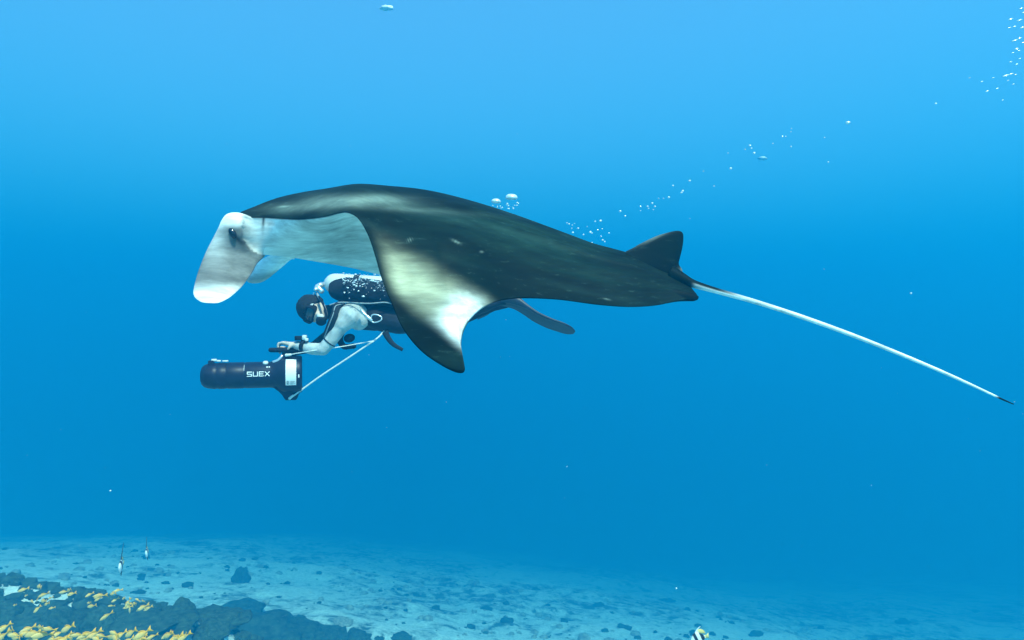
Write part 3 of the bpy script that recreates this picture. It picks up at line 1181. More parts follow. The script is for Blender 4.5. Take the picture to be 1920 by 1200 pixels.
# ------------------------------------------------------------------ underwater scooter
M_dpv = material("scooter_shell", (0.010, 0.013, 0.030), rough=0.42, var=0.25, scale=18, bump=0.05, spec=0.22)
M_print = material("white_print", (0.80, 0.80, 0.78), rough=0.5, var=0.03, scale=20)
M_ink = material("label_ink", (0.10, 0.14, 0.18), rough=0.6, var=0.05)
YS = 5.5
sm = YS / F
axis0 = P(379, 704, YS)
b = MB()


def X(px):
    return (px - 379) * sm


prof = [(X(379), .004), (X(380), .045), (X(382), .070), (X(386), .088), (X(392), .099), (X(400), .104), (X(404), .106), (X(406), .103), (X(409), .103), (X(411), .106),
        (X(420), .106), (X(422), .103), (X(425), .103), (X(427), .106), (X(452), .106), (X(453.5), .1035), (X(455.5), .1035), (X(457), .106), (X(497), .106), (X(503), .109),
        (X(509), .119), (X(514), .132), (X(520), .146), (X(526), .153), (X(548), .155), (X(552), .153), (X(554), .148), (X(555), .140), (X(553), .132), (X(540), .128), (X(535), .05), (X(534), .004)]
b.lathe(axis0, (1, 0, 0), prof, 56)
scooter = b.build("underwater_scooter", M_dpv)
tag(scooter, "dark blue cylindrical underwater scooter with white label held by the diver", "underwater scooter")
# keel under the shroud
b = MB()
rings = []
for py_, x0, x1, hy in ((728, 506, 556, .07), (735, 514, 553, .055), (742, 520, 549, .042), (748, 523, 547, .035), (752, 526, 544, .030)):
    rings.append([P(x0, py_, YS) + np.array((0, -hy, 0)), P(x1, py_, YS) + np.array((0, -hy, 0)), P(x1, py_, YS) + np.array((0, hy, 0)), P(x0, py_, YS) + np.array((0, hy, 0))])
b.rings(rings)
b.build("keel", M_dpv, scooter, smooth=False)
# handle column and bar
b = MB()
b.box(P(532, 667, YS), (.055, .045, .030))
b.box(P(530, 660, YS), (.030, .032, .030))
hcol = b.build("handle_column", M_dpv, scooter, smooth=False)
b = MB()
b.capsule(P(508, 658, 5.44), P(548, 659, 5.44), .020, .020)
b.capsule(P(508, 658, 5.62), P(548, 659, 5.62), .020, .020)
b.capsule(P(530, 659, 5.44), P(530, 659, 5.62), .017, .017)
b.build("handle", M_black, scooter)
# nose clamp, knobs
b = MB()
b.box(P(396, 680, YS - .02), (.020, .030, .018))
nc = b.build("nose_clamp", M_dpv, scooter, smooth=False)
b = MB()
b.box(P(400, 675.5, YS - .03), (.020, .014, .010), bev=.4)
b.box(P(408, 677, YS - .03), (.016, .012, .007), bev=.4)
b.box(P(419, 677.5, YS - .03), (.022, .012, .006), bev=.4)
b.build("clip", M_white, nc)
b = MB()
b.lathe(P(487, 684, YS - .045), (0, -.35, 1), [(0, .022), (.012, .022), (.02, .018), (.024, .006)], 18)
b.build("knob", M_white, scooter)
b = MB()
b.tube(cr([P(500, 681, YS - .04), P(508, 678, YS - .05), P(514, 672, YS - .05), P(517, 668, YS - .04)], 14), .012, 8)
b.build("bracket", M_steel, scooter)


def on_shell(px, py, rad, lift=.0015):
    """A point on the scooter's round shell as seen from its side."""
    dz = (704 - py) * sm
    dz = max(-rad * .98, min(rad * .98, dz))
    c0 = P(px, 704, YS)
    return c0 + np.array((0, -math.sqrt(rad * rad - dz * dz) - lift, dz))


def shell_patch(name, quad, rad, mat, parent, lift=.0015, nx_=8, ny_=10):
    (x0, y0), (x1, y1) = quad
    v, f = [], []
    for i in range(nx_ + 1):
        for j in range(ny_ + 1):
            v.append(on_shell(x0 + (x1 - x0) * i / nx_, y0 + (y1 - y0) * j / ny_, rad(x0 + (x1 - x0) * i / nx_) if callable(rad) else rad, lift))
    for i in range(nx_):
        for j in range(ny_):
            a = i * (ny_ + 1) + j
            f.append((a, a + 1, a + ny_ + 2, a + ny_ + 1))
    return mesh_obj(name, v, f, mat, parent, fix=False)


shr = lambda x_: .1535 + (.155 - .1535) * (x_ - 526) / 22
lab = shell_patch("label_plate", ((526.5, 675), (545, 722)), .1560, M_print, scooter, .002)
v, f = [], []
for x0, x1, y0, y1 in ((528.5, 530, 713.5, 720.5), (530.7, 531.4, 713.5, 720.5), (532, 532.6, 713.5, 720.5), (534.5, 543, 714.2, 714.8), (534.5, 541, 716, 716.6), (534.5, 543.4, 717.8, 718.4), (534.5, 539, 719.5, 720.1)):
    k = len(v)
    v += [on_shell(x0, y0, .1560, .004), on_shell(x1, y0, .1560, .004), on_shell(x1, y1, .1560, .004), on_shell(x0, y1, .1560, .004)]
    f.append((k, k + 1, k + 2, k + 3))
mesh_obj("fine_print", v, f, M_ink, lab, smooth=False, fix=False)


def glyphs(name, strokes, x0, y0, w, h, th, rad, parent, mat):
    """Letter strokes (0..1 boxes per letter cell) laid on the shell as thin raised print."""
    v, f = [], []
    for pts in strokes:
        pts = [np.array(q_, float) for q_ in pts]
        for a, c in zip(pts[:-1], pts[1:]):
            d = c - a
            L_ = math.hypot(d[0] * w, d[1] * h) + 1e-9
            u_ = np.array((d[0] * w, d[1] * h)) / L_
            nrm = np.array((-u_[1], u_[0])) * th / 2
            A = np.array((x0 + a[0] * w, y0 + a[1] * h)) - u_ * th * .45
            Bp_ = np.array((x0 + c[0] * w, y0 + c[1] * h)) + u_ * th * .45
            k = len(v)
            for p_ in (A - nrm, A + nrm, Bp_ + nrm, Bp_ - nrm):
                v.append(on_shell(p_[0], p_[1], rad, .0016 + .00012 * (len(f) % 5)))
            f.append((k, k + 1, k + 2, k + 3))
    return mesh_obj(name, v, f, mat, parent, smooth=False, fix=False)


def cell(i, pts, cw=.19, gap=.27):
    return [(i * gap + p_[0] * cw, p_[1]) for p_ in pts]


strokes = [cell(0, [(1, 0), (0, 0), (0, .48), (1, .52), (1, 1), (0, 1)]), cell(1, [(0, 0), (0, 1), (1, 1), (1, 0)]),
           cell(2, [(1, 0), (0, 0), (0, 1), (1, 1)]), cell(2, [(0, .5), (.9, .5)]), cell(3, [(0, 0), (1, 1)]), cell(3, [(1, 0), (0, 1)])]
glyphs("lettering", strokes, 460.5, 696.8, 37.5, 7.4, 1.35, .1062, scooter, M_print)
shell_patch("mark", ((492.5, 687.6), (495.5, 689.2)), .1064, M_print, scooter)
shell_patch("mark", ((496.5, 687.6), (499.0, 689.2)), .1064, M_print, scooter)
shell_patch("seam_mark", ((454.0, 684), (455.2, 694)), .1044, M_hose, scooter)
shell_patch("bolt_head", ((548.5, 702), (550.5, 708)), .1560, M_print, scooter)

# the scooter is turned so that its side is square to us, about the grip of the handle
_piv = PV(530, 659, 5.53)
_ang = math.radians(17)
_R = Matrix.Rotation(_ang, 3, 'Z')
scooter.location = Vector((0.035, 0, 0.01)) + _piv + _R @ (scooter.location - _piv)
scooter.rotation_euler = (0, 0, _ang)

# tow line: a bridle from the shroud to the diver's harness
b = MB()
tow_end = P(701, 639, 5.45)
lo_ = cr([P(545, 746, YS - .03), P(600, 706, 5.47), P(650, 673, 5.46), tow_end], 30)
up_ = cr([P(537, 666, 5.43), P(590, 657, 5.36), P(640, 650, 5.42), tow_end], 30)
b.tube(lo_, .0068, 8)
b.tube(up_, .0040, 8)
b.capsule(P(537, 666, 5.43), P(545, 665, 5.42), .013, .009)
b.capsule(P(543, 747, YS - .03), P(549, 742, YS - .03), .011, .010)
b.tube(cr([tow_end, P(712, 630, 5.47), P(720, 620, 5.5)], 8), .006, 8)
tow = b.build("tow_line", M_rope)
tag(tow, "white tow cord stretched from the scooter to the diver's harness", "tow line")

# ------------------------------------------------------------------ bubbles
M_bubble = material("air_bubble", (0.86, 0.88, 0.88), rough=0.2, var=0.05, metallic=0.35, spec=0.8)


def sphere_mesh(name, nu=12, nv=8, sq=1.0, rough_=0.0, mat=M_bubble):
    b = MB()
    b.ellipsoid((0, 0, 0), [(1, 0, 0), (0, 1, 0), (0, 0, sq)], nu, nv)
    me = bpy.data.meshes.new(name)
    v = [tuple(np.array(p_) * (1 + rough_ * mnoise.noise(Vector(p_) * 2.2))) for p_ in b.v]
    me.from_pydata(v, [], b.f)
    bm = bmesh.new()
    bm.from_mesh(me)
    bmesh.ops.recalc_face_normals(bm, faces=bm.faces)
    bm.to_mesh(me)
    bm.free()
    me.polygons.foreach_set("use_smooth", [True] * len(me.polygons))
    me.materials.append(mat)
    return me


BUB = [sphere_mesh("bubble", 12, 8, 0.8, 0.10), sphere_mesh("bubble", 12, 8, 0.7, 0.2), sphere_mesh("bubble", 12, 8, 0.9, 0.15)]


def bubble(px, py, Y, rpx, label, group, stretch=1.0, rot=0.0):
    o = bpy.data.objects.new("bubble", BUB[random.randrange(3)])
    COL.objects.link(o)
    o.location = PV(px, py, Y)
    r = rpx * Y / F
    o.scale = (r * stretch, r, r)
    o.rotation_euler = (0, rot, random.uniform(0, 3.0) if stretch == 1.0 else 0)
    tag(o, label, "bubble", group)
    return o


low = [(1063, 418, 1.2), (1067, 420, 1.7), (1073, 422, 1.1), (1077, 419, 1.0), (1084, 428, 1.9), (1072, 428, 1.1), (1074, 436, 2.0), (1094, 440, 1.6), (1101, 425, 1.0),
       (1107, 435, 2.2), (1110, 437, 1.6), (1116, 415, 1.5), (1126, 414, 2.5), (1121, 431, 1.6), (1129, 429, 1.3), (1142, 437, 1.5), (1127, 443, 1.1), (1130, 450, 1.8), (1134, 453, 1.4), (1110, 455, 1.5)]
for x_, y_, r_ in low:
    bubble(x_, y_, random.uniform(4.6, 5.4), r_, "small bubble in the loose cluster just above the manta's lower back", "bubbles just above the manta's lower back")
midb = [(1163, 396, 2.3), (1172, 405, 1.7), (1201, 387, 1.4), (1201, 395, 1.0), (1214, 387, 2.0), (1216, 391, 1.3), (1223, 381, 1.9), (1228, 387, 1.8), (1225, 393, 1.2), (1235, 372, 1.0), (1244, 372, 1.1), (1254, 370, 2.1)]
for x_, y_, r_ in midb:
    bubble(x_, y_, random.uniform(4.8, 5.6), r_, "small bubble in the middle of the slanting trail left of the back fin", "bubbles in the middle of the slanting trail")
for x_, y_, r_ in [(1262, 348, 1.5), (1278, 361, 2.3), (1280, 358, 2.2), (1293, 339, 2.1), (1319, 321, 1.2), (1339, 349, 1.5), (1370, 316, 2.5), (1365, 287, 1.2)]:
    bubble(x_, y_, random.uniform(5.0, 6.0), r_, "single small bubble spaced along the slanting trail above the tail fin", "bubbles spaced along the slanting trail")
for x_, y_, r_ in [(1397, 280, 1.5), (1406, 273, 2.3), (1409, 278, 1.6), (1414, 287, 2.4), (1449, 269, 1.5), (1467, 256, 1.7), (1473, 256, 1.4), (1483, 247, 1.4), (1484, 241, 1.1), (1483, 275, 1.5), (1546, 258, 1.3), (1553, 304, 1.5)]:
    bubble(x_, y_, random.uniform(5.4, 6.2), r_, "small bubble in the high end of the slanting trail at upper right", "bubbles at the high end of the slanting trail")
bubble(1590, 230, 5.8, 3.6, "brightest lone bubble, topmost at the high end of the slanting trail", None, 1.25)
bubble(1708, 550, 5.0, 1.9, "lone tiny bubble in open water above the manta's white tail", None)
bubble(1268, 1103, 6.0, 1.6, "lone tiny bright bubble low over the seabed on the right", None)
bubble(207, 920, 6.0, 1.7, "lone tiny bubble in open water above the upright fish", None)

# mushroom-shaped exhaled bubbles above the manta's back
def cap_bubble(px, py, wpx, hpx, Y, label):
    k = Y / F
    b = MB()
    c_ = P(px, py, Y)
    prof = []
    for t in np.linspace(0, 1, 12):
        a = t * math.pi * 0.56
        prof.append((math.cos(a) * hpx * k, max(.0015, math.sin(a) * wpx * k)))
    prof += [(-hpx * k * .30, wpx * k * .86), (-hpx * k * .12, wpx * k * .5), (-hpx * k * .05, .002)]
    b.lathe(c_, (0.06, 0, 1), prof, 28)
    b.v = [tuple(np.array(p_) + np.array((0, 0, 1)) * 0.15 * hpx * k * mnoise.noise(Vector(p_) * 18)) for p_ in b.v]
    o = b.build("cap_bubble", M_bubble)
    tag(o, label, "bubble", "mushroom-shaped bubbles above the manta's back")
    return o


cap_bubble(930, 378, 9.0, 6.0, 5.0, "smaller mushroom-shaped white bubble above the manta's back")
cap_bubble(959, 371, 11.5, 7.5, 5.0, "larger mushroom-shaped white bubble above the manta's back")
for _ in range(14):
    bubble(random.uniform(922, 944), random.uniform(384, 397), random.uniform(4.9, 5.1), random.uniform(.7, 1.4), "tiny bubble trailing below the smaller mushroom-shaped bubble", "tiny bubbles under the smaller mushroom bubble")
for _ in range(20):
    bubble(random.uniform(949, 975), random.uniform(378, 392), random.uniform(4.9, 5.1), random.uniform(.7, 1.6), "tiny bubble trailing below the larger mushroom-shaped bubble", "tiny bubbles under the larger mushroom bubble")

# exhaled froth over the diver's back: too fine to count
b = MB()
for _ in range(300):
    x_ = random.uniform(642, 735)
    y_ = 511 + abs(random.gauss(0, 1)) * 15 + random.uniform(0, 7)
    if y_ > 562:
        continue
    Y_ = random.uniform(5.25, 5.38) if y_ > 522 else random.uniform(5.45, 5.75)
    r_ = (0.4 + random.random() ** 4 * 1.7) * Y_ / F
    b.ellipsoid(P(x_, y_, Y_), [(r_ * random.uniform(1, 1.8), 0, 0), (0, r_, 0), (0, 0, r_ * .8)], 7, 5)
froth = b.build("bubble_froth", M_bubble)
tag(froth, "froth of fine white bubbles streaming over the diver's black back", "bubbles", kind="stuff")

# slanted bright flecks, shaped as stretched bubbles, upper right
gl = [(1915, 16, 3, 2.4), (1919, 24, 3, 2), (1895, 36, 3.2, 2.4), (1912, 38, 3.2, 2.8), (1902, 50, 2.4, 2.4), (1917, 52, 3, 2.6), (1893, 52, 2, 2.5), (1903, 76, 3.6, 3.0), (1912, 72, 3, 2.2),
      (1918, 80, 2.2, 2.4), (1906, 92, 3.6, 1.8), (1899, 99, 2, 2.3), (1911, 95, 2, 2), (1895, 116, 2.0, 2.5), (1906, 121, 2.4, 2.0), (1886, 142, 3.6, 3.0), (1896, 139, 2.6, 2.8), (1904, 140, 2, 2.2),
      (1890, 151, 1.8, 2.2), (1900, 158, 1.8, 2.4), (1862, 146, 1.8, 2.2), (1841, 153, 2.0, 2.2), (1818, 146, 1.5, 2.0), (1851, 171, 2.1, 2.8), (1870, 166, 1.8, 2.6), (1755, 194, 1.6, 2.5), (1880, 188, 1.3, 2.2), (1912, 110, 2, 2.2)]
for x_, y_, r_, s_ in gl:
    bubble(x_, y_, random.uniform(5.5, 7.0), r_ * .62, "slanted bright fleck in the bright swarm in the upper right corner", "bright flecks in the upper right corner", s_, math.radians(-17))

# drifting specks: plankton too small to tell apart
b = MB()
for _ in range(70):
    Y_ = random.uniform(1.2, 9.0)
    r_ = random.uniform(.25, .75) * Y_ / F
    b.ellipsoid(P(random.uniform(-60, 1980), random.uniform(-40, 1240), Y_), [(r_ * random.uniform(.8, 2), 0, 0), (0, r_, 0), (0, 0, r_ * random.uniform(.6, 1.2))], 6, 4)
tag(b.build("drifting_specks", M_bubble), "fine pale specks drifting everywhere in the water", "plankton", kind="stuff")

# ------------------------------------------------------------------ jelly-like drifting scraps
M_jelly = material("pale_jelly", (0.62, 0.70, 0.72), rough=0.4, var=0.2, scale=20)
for x_, y_, w_, h_, Y_, lab_ in ((725, 15, 12, 4.5, 15.0, "pale blurred scrap drifting at the top edge of the picture"), (1429, 297, 9, 3.2, 24.0, "faint pale scrap drifting under the high end of the bubble trail")):
    b = MB()
    b.ellipsoid((0, 0, 0), [(1, 0, 0), (0, .6, 0), (0, 0, 1)], 18, 10)
    k = Y_ / F
    o_ = P(x_, y_, Y_)
    b.v = [tuple(o_ + np.array(p_) * np.array((w_ * k, w_ * k, h_ * k)) * (1 + .5 * mnoise.noise(Vector(p_) * 2.6 + Vector((x_, 0, 0))))) for p_ in b.v]
    tag(b.build("drifting_scrap", M_jelly), lab_, "plankton")

# ------------------------------------------------------------------ seabed life
def hit(px, py):
    """Where the sight line of a pixel meets the seabed."""
    ys = np.linspace(9, 120, 2400)
    xs = (px - 960) * ys / F
    zs = (600 - py) * ys / F
    k = np.argmax(zs < seabed_h(xs, ys))
    return np.array((xs[k], ys[k], float(seabed_h(xs[k], ys[k]))))


M_coral = material("dark_coral", (0.045, 0.070, 0.045), rough=0.95, var=0.55, scale=5.0, bump=0.9, spec=0.1, detail=9)
M_stone = material("pale_stone", (0.34, 0.32, 0.26), rough=0.95, var=0.45, scale=5.0, bump=0.9, spec=0.1, detail=9)


def lump(seed, mat):
    bm = bmesh.new()
    bmesh.ops.create_icosphere(bm, subdivisions=4, radius=1.0)
    off = Vector((seed * 7.3, seed * 3.1, seed))
    for v in bm.verts:
        p = v.co.copy()
        d = 1 + 0.38 * mnoise.noise(p * 1.3 + off) + 0.22 * mnoise.noise(p * 3.1 + off) + 0.12 * abs(mnoise.noise(p * 8.0 + off))
        v.co = p * d
        if v.co.z < -0.25:
            v.co.z = -0.25 + (v.co.z + 0.25) * 0.3
    me = bpy.data.meshes.new("coral_head")
    bm.to_mesh(me)
    bm.free()
    me.polygons.foreach_set("use_smooth", [True] * len(me.polygons))
    me.materials.append(mat)
    return me


_nt = M_coral.node_tree
_bs = _nt.nodes["Principled BSDF"]
_tc = next(n_ for n_ in _nt.nodes if n_.type == 'TEX_COORD')
_n2 = _nt.nodes.new("ShaderNodeTexNoise")
_n2.inputs["Scale"].default_value = 11.0
_n2.inputs["Detail"].default_value = 8.0
_n2.inputs["Roughness"].default_value = 0.75
_nt.links.new(_tc.outputs["Object"], _n2.inputs["Vector"])
_r2 = _nt.nodes.new("ShaderNodeValToRGB")
_r2.color_ramp.elements[0].position = 0.60
_r2.color_ramp.elements[0].color = (0, 0, 0, 1)
_r2.color_ramp.elements[1].position = 0.72
_r2.color_ramp.elements[1].color = (1, 1, 1, 1)
_nt.links.new(_n2.outputs["Fac"], _r2.inputs[0])
_mx = _nt.nodes.new("ShaderNodeMix")
_mx.data_type = 'RGBA'
_mx.inputs[7].default_value = (0.34, 0.36, 0.30, 1)
_nt.links.new(_bs.inputs["Base Color"].links[0].from_socket, _mx.inputs[6])
_nt.links.new(_r2.outputs[0], _mx.inputs[0])
_nt.links.new(_mx.outputs[2], _bs.inputs["Base Color"])

LUMPS = [lump(i, M_coral) for i in range(5)]
STONES = [lump(i + 11, M_stone) for i in range(3)]


def coral(px, py, wpx, hpx, label, group=None, stone=False, name="coral_head"):
    p = hit(px, py)
    k = p[1] / F
    me = (STONES if stone else LUMPS)[random.randrange(3 if stone else 5)]
    o = bpy.data.objects.new(name if not stone else "stone", me)
    COL.objects.link(o)
    sx = wpx * k / 2
    o.location = Vector((p[0], p[1], p[2] + 0.02))
    o.scale = (sx, sx * random.uniform(.8, 1.1), hpx * k * .85)
    o.rotation_euler = (0, 0, random.uniform(0, 6.28))
    tag(o, label, "coral" if not stone else "stone", group)
    return o


coral(485, 1202, 160, 46, "broad dark coral dome at the bottom edge, largest on the seabed")
coral(108, 1178, 70, 40, "rounded dark coral head standing behind the yellow fish, left of its twin")
coral(182, 1178, 84, 36, "wide dark coral mass right of the rounded head behind the yellow fish")
coral(15, 1172, 80, 42, "dark coral head cut by the left edge above the yellow fish")
coral(340, 1154, 56, 26, "tall dark coral clump between the left fish and the broad dome")
coral(300, 1184, 110, 26, "low dark coral shelf right of the yellow fish")
coral(392, 1192, 62, 26, "dark coral lump joining the broad dome on its left")
coral(452, 1092, 34, 26, "small rounded dark coral head far out on pale sand")
coral(512, 1160, 22, 12, "little oval dark coral on sand just behind the broad dome")
coral(562, 1180, 34, 22, "small dark coral right of the broad dome")
coral(620, 1202, 70, 20, "low dark coral at the bottom edge beside the palest sand")
coral(668, 1206, 60, 20, "dark coral at the bottom edge right of the palest sand")
coral(450, 1150, 90, 18, "flat dark coral patch behind the broad dome")
coral(245, 1172, 150, 20, "flat dark coral carpet linking the coral heads behind the yellow fish")
coral(55, 1168, 110, 22, "flat dark coral carpet left of the rounded head near the left edge")
for x_, y_, w_, h_, l_ in ((140, 1160, 40, 14, "small dark coral knob between the two heads behind the yellow fish"), (215, 1158, 34, 12, "small dark coral knob right of the wide mass behind the fish"), (268, 1160, 44, 14, "low dark coral knob left of the tall clump"),
                           (385, 1172, 36, 14, "small dark coral knob between the tall clump and the broad dome"), (75, 1152, 34, 12, "small dark coral knob above the left end of the shoal")):
    coral(x_, y_, w_, h_, l_)
coral(405, 1168, 110, 20, "flat dark coral carpet just behind the tall clump and the broad dome")
coral(570, 1195, 90, 20, "flat dark coral carpet joining the broad dome to the bright sand")
for x_, y_, w_, h_, l_ in ((255, 1166, 9, 6, "tiny pale stone on the flat carpet behind the yellow fish"), (300, 1172, 10, 6, "tiny pale stone on the low shelf right of the yellow fish"), (345, 1186, 12, 7, "pale stone at the right end of the yellow shoal"),
                           (420, 1172, 9, 6, "tiny pale stone just left of the broad dome"), (275, 1183, 12, 7, "pale stone low on the shelf among yellow fish"), (318, 1168, 8, 6, "tiny pale stone beside the tall coral clump")):
    coral(x_, y_, w_, h_, l_, stone=True)
random.seed(21)
n_c = 0
while n_c < 26:
    px_ = random.uniform(-40, 1900)
    py_ = 1052 + 150 * random.random() ** 0.9
    if px_ > 1350 and random.random() < .4:
        continue
    s_ = (py_ - 960) / 240.0
    w_ = random.uniform(10, 44) * s_
    size_ = "small" if w_ < 16 else ("middling" if w_ < 27 else "broad")
    far_ = "far out" if py_ < 1100 else ("halfway out" if py_ < 1150 else "near the bottom edge")
    side_ = "left" if px_ < 640 else ("middle" if px_ < 1100 else "right")
    coral(px_, py_, w_, w_ * random.uniform(.12, .32), "%s low dark coral lump %s on the %s of the seabed" % (size_, far_, side_), "dark coral lumps dotted over the seabed")
    n_c += 1
for px_, py_, w_, h_, l_ in ((640, 1170, 44, 8, "pale stone lying in the brightest sand right of the dome"), (530, 1199, 26, 12, "cream stone at the bottom edge in front of the dark dome"), (392, 1168, 12, 9, "pale little stone on the dark coral shelf"), (368, 1175, 11, 8, "pale little stone left on the dark coral shelf")):
    coral(px_, py_, w_, h_, l_, stone=True)

# loose rubble: too much to count
b = MB()
ico = bmesh.new()
bmesh.ops.create_icosphere(ico, subdivisions=1, radius=1.0)
iv = np.array([v.co[:] for v in ico.verts])
ifc = [[v.index for v in f.verts] for f in ico.faces]
ico.free()
for mname, mat_, cnt, sd in (("coral_rubble", M_coral, 2000, 5), ("pale_rubble", M_stone, 1800, 6)):
    r2 = np.random.default_rng(sd)
    b = MB()
    yy = 19 + 28 * r2.random(cnt) ** 1.2
    xx = (r2.random(cnt) * 2 - 1) * (0.82 * yy)
    zz = seabed_h(xx, yy)
    if sd == 5:           # the reef mound is thick with small dark coral
        xx[:1100] = -13 + 9.5 * r2.random(1100)
        yy[:1100] = 11.2 + 5.0 * r2.random(1100)
        zz = seabed_h(xx, yy)
    keep = fbm(xx * .5 + sd, yy * .5, 300 + sd, 4) > 0.08
    for x_, y_, z_, kp in zip(xx, yy, zz, keep):
        if not kp and not (sd == 5 and y_ < 16.3):
            continue
        s_ = 0.05 + 0.22 * r2.random() ** 3
        v_ = iv * (1 + .35 * (r2.random((len(iv), 1)) - .5)) * s_ * np.array((1, 1, .65))
        a_ = r2.random() * 6.28
        c_, d_ = math.cos(a_), math.sin(a_)
        v_ = np.stack([v_[:, 0] * c_ - v_[:, 1] * d_, v_[:, 0] * d_ + v_[:, 1] * c_, v_[:, 2]], 1)
        b.add(v_ + np.array((x_, y_, z_ + s_ * .2)), ifc)
    o = mesh_obj(mname, b.v, b.f, mat_, smooth=False, fix=False)
    tag(o, "loose " + ("dark" if sd == 5 else "pale") + " rubble strewn over the seabed", "rubble", kind="stuff")

# ------------------------------------------------------------------ fish
M_fish = material("fish_scales", (0, 0, 0), rough=0.5, var=0.12, scale=30, attr=True, spec=0.3)


def fish_body(length=1.0, depth=.30, width=.14, colour=None, tail=True):
    """A fish along -X (head at -0.5): body, and separately tail and back fins. Returns mesh data."""
    xs = np.linspace(0, 1, 26)
    top = np.interp(xs, [0, .06, .2, .4, .6, .8, .92, 1], [.02, .30, .75, 1, .85, .42, .22, .24]) * depth / 2
    bot = np.interp(xs, [0, .06, .2, .4, .6, .8, .92, 1], [.02, .30, .72, .95, .75, .36, .20, .22]) * depth / 2
    wid = np.interp(xs, [0, .06, .2, .4, .6, .8, 1], [.05, .45, .9, 1, .75, .35, .1]) * width / 2
    b = MB()
    rings = []
    for x_, t_, o_, w_ in zip(xs, top, bot, wid):
        rings.append([(x_ * .80 - .5, w_ * math.cos(a), (t_ if math.sin(a) > 0 else o_) * math.sin(a)) for a in np.linspace(0, 2 * math.pi, 16, endpoint=False)])
    b.rings(rings)
    return b


def plate(poly, th):
    """A thin double-sided fin from an x-z outline."""
    b = MB()
    c = np.mean(np.array(poly), 0)
    rings = [[(x_, -th, z_) for x_, z_ in poly], [(x_, th, z_) for x_, z_ in poly]]
    b.rings(rings)
    return b


def local_mesh(name, b, mat, colf):
    me = bpy.data.meshes.new(name)
    me.from_pydata(b.v, [], b.f)
    v = np.array(b.v)
    ca = me.color_attributes.new("pigment", 'FLOAT_COLOR', 'POINT')
    c = np.ones((len(v), 4), np.float32)
    c[:, :3] = colf(v)
    ca.data.foreach_set("color", c.ravel())
    bm = bmesh.new()
    bm.from_mesh(me)
    bmesh.ops.recalc_face_normals(bm, faces=bm.faces)
    bm.to_mesh(me)
    bm.free()
    me.polygons.foreach_set("use_smooth", [True] * len(me.polygons))
    me.materials.append(mat)
    return me


YEL = np.array((0.92, 0.42, 0.03))
PALEF = np.array((0.86, 0.52, 0.16))


def ycol(v):
    t = sstep(-.15, .35, v[:, 0] + 1.2 * v[:, 2])[:, None]
    return PALEF * (1 - t) + YEL * t


ME_FB = local_mesh("fish", fish_body(), M_fish, ycol)
ME_FT = local_mesh("tail_fin", plate([(.26, .03), (.36, .09), (.52, .17), (.44, .0), (.52, -.16), (.36, -.08), (.26, -.03)], .008), M_fish, lambda v: np.tile(YEL, (len(v), 1)))
ME_FD = local_mesh("back_fin", plate([(-.2, .10), (-.12, .21), (.0, .20), (.15, .12), (.2, .06)], .006), M_fish, lambda v: np.tile(YEL * .8, (len(v), 1)))


def yellow_fish(px, py, Lpx, Y, pitch, yaw, label, group):
    o = bpy.data.objects.new("yellow_fish", ME_FB)
    COL.objects.link(o)
    s = Lpx * random.uniform(.8, 1.15) * Y / F
    o.location = PV(px, py, Y)
    o.scale = (s, s, s)
    o.rotation_euler = (math.radians(random.uniform(-18, 18)), math.radians(pitch + random.uniform(-10, 10)), math.radians(yaw * 1.5))
    tag(o, label, "fish", group)
    for nm, me_ in (("tail_fin", ME_FT), ("back_fin", ME_FD)):
        c_ = bpy.data.objects.new(nm, me_)
        COL.objects.link(c_)
        c_.parent = o
    return o


near_f = [(8, 1177, 30, -24), (20, 1186, 38, -32), (4, 1194, 34, -30), (30, 1196, 30, -10), (52, 1180, 26, -18), (62, 1188, 40, -12), (80, 1191, 34, 8), (76, 1176, 30, -20), (92, 1180, 26, 12), (127, 1178, 34, -28),
          (112, 1197, 26, -8), (135, 1195, 30, -40), (146, 1191, 26, 10), (176, 1190, 30, -35), (190, 1193, 26, 14), (212, 1194, 30, -20), (226, 1191, 26, -38), (262, 1194, 30, -16), (268, 1198, 22, 6), (316, 1191, 30, -18), (330, 1196, 24, -30), (348, 1190, 14, -60), (158, 1199, 24, -5), (98, 1199, 26, -14)]
random.seed(5)
for _ in range(26):
    near_f.append((random.uniform(-4, 350), random.uniform(1186, 1202), random.uniform(22, 36), random.uniform(-34, 6)))
for x_, y_, l_, pt in near_f:
    yellow_fish(x_, y_, l_, random.uniform(5.6, 6.8), pt, random.uniform(-28, 28), "bright yellow fish in the dense bottom shoal, " + ("hard against the left edge" if x_ < 60 else "under the two dark coral heads" if x_ < 200 else "towards the broad coral dome"), "yellow fish shoaling along the bottom left edge")
far_f = [(82, 1127, 26, -18), (70, 1124, 12, -50), (95, 1121, 16, -20), (120, 1110, 18, -14), (188, 1117, 30, -6), (212, 1113, 26, -10), (168, 1115, 18, -16), (70, 1142, 18, -40), (240, 1130, 20, -70), (243, 1140, 20, -80), (268, 1139, 26, -8), (200, 1155, 28, -18), (232, 1122, 18, -20), (258, 1125, 16, 10)]
for _ in range(24):
    x_ = random.uniform(20, 285)
    far_f.append((x_, random.uniform(1104, 1150) - 6 * math.sin(x_ / 60), random.uniform(14, 24), random.uniform(-28, 8)))
for x_, y_, l_, pt in far_f:
    yellow_fish(x_, y_, l_ * .95, random.uniform(8.2, 9.4), pt, random.uniform(-30, 30), "pale yellow fish hovering behind the dark coral heads, " + ("left of the upright fish" if x_ < 170 else "below and right of the upright fish"), "paler yellow fish behind the coral heads")


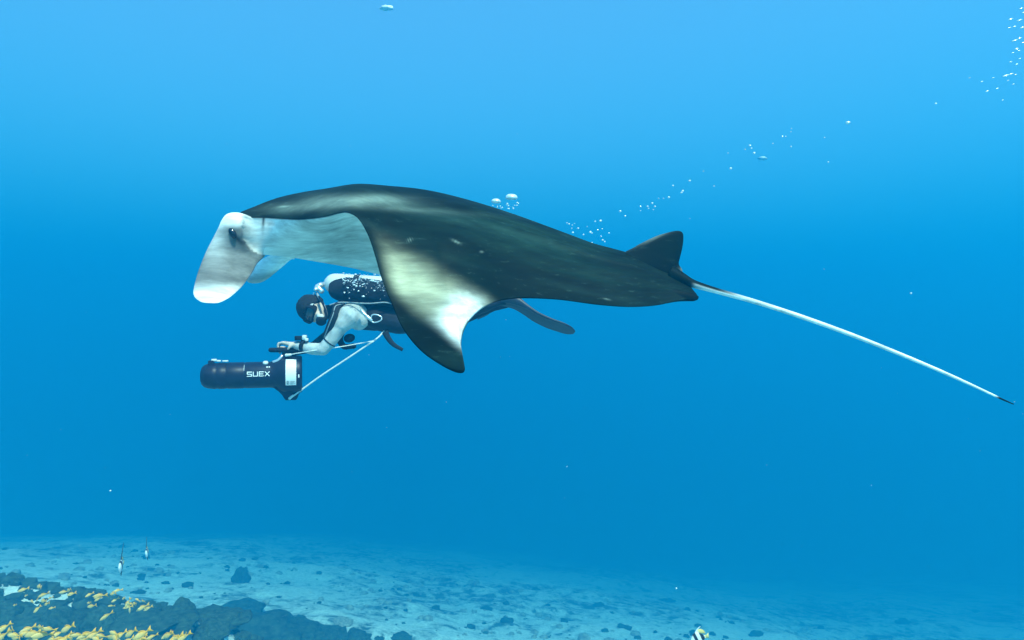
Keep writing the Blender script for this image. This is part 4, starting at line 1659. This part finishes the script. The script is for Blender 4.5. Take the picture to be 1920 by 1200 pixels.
# three banner fish
def banner_cols(v):
    x_ = v[:, 0] + .5 + .25 * v[:, 2]
    w = np.array((.8, .8, .76))
    k = np.array((.012, .014, .02))
    y_ = np.array((.75, .52, .12))
    c = np.tile(w, (len(v), 1))
    for a_, b_ in ((.20, .36), (.52, .70)):
        t = (sstep(a_, a_ + .03, x_) * sstep(b_ + .03, b_, x_))[:, None]
        c = c * (1 - t) + k * t
    t = sstep(.72, .78, x_)[:, None]
    return c * (1 - t) + y_ * t


ME_BB = local_mesh("banner_fish", fish_body(depth=.72, width=.18), M_fish, banner_cols)
ME_BD = local_mesh("back_fin", plate([(-.22, .22), (-.16, .36), (-.02, .44), (.12, .42), (.25, .30), (.30, .14), (.1, .2), (-.1, .26)], .012), M_fish, lambda v: np.where(v[:, :1] < -.05, np.array((.8, .8, .76)), np.array((.70, .50, .16))))
fl = MB()
fl.tube(cr([(-.14, 0, .34), (-.02, 0, .62), (.10, 0, .90), (.26, 0, 1.16)], 20), np.linspace(.035, .008, 20), 8)
ME_BF = local_mesh("banner", fl, M_fish, lambda v: np.tile(np.array((.03, .045, .05)), (len(v), 1)))
fw = MB()
fw.tube(cr([(-.26, 0, .10), (-.22, 0, .26), (-.12, 0, .40), (.02, 0, .50), (.12, 0, .54)], 20), np.linspace(.034, .010, 20), 8)
ME_BW = local_mesh("banner", fw, M_fish, lambda v: np.tile(np.array((.82, .82, .78)), (len(v), 1)))
ME_BA = local_mesh("belly_fin", plate([(-.15, -.30), (-.08, -.52), (.02, -.56), (.16, -.34), (.0, -.28)], .010), M_fish, lambda v: np.tile(np.array((.012, .014, .02)), (len(v), 1)))
ME_BT = local_mesh("tail_fin", plate([(.28, .05), (.44, .13), (.42, 0), (.44, -.13), (.28, -.05)], .008), M_fish, lambda v: np.tile(np.array((.75, .55, .2)), (len(v), 1)))


def banner_fish(px, py, L, Y, rot, label, pale=False):
    o = bpy.data.objects.new("banner_fish", ME_BB)
    COL.objects.link(o)
    o.location = PV(px, py, Y)
    o.scale = (L, L, L)
    o.rotation_euler = rot
    tag(o, label, "fish", "banner fish near the seabed")
    for nm, me_ in (("back_fin", ME_BD), ("banner", ME_BW if pale else ME_BF), ("belly_fin", ME_BA), ("tail_fin", ME_BT)):
        c_ = bpy.data.objects.new(nm, me_)
        COL.objects.link(c_)
        c_.parent = o
    return o


banner_fish(228, 1060, .21, 7.6, (math.radians(2), 0, math.radians(106)), "upright banner fish seen head-on with a long back streamer, nearer of the two")
banner_fish(276, 1036, .19, 9.6, (math.radians(-5), math.radians(4), math.radians(108)), "dimmer, farther of the two upright banner fish, seen end-on")
banner_fish(1313, 1197, .17, 5.2, (0, math.radians(-12), math.radians(12)), "banner fish with yellow back fin cut off by the bottom edge", True)
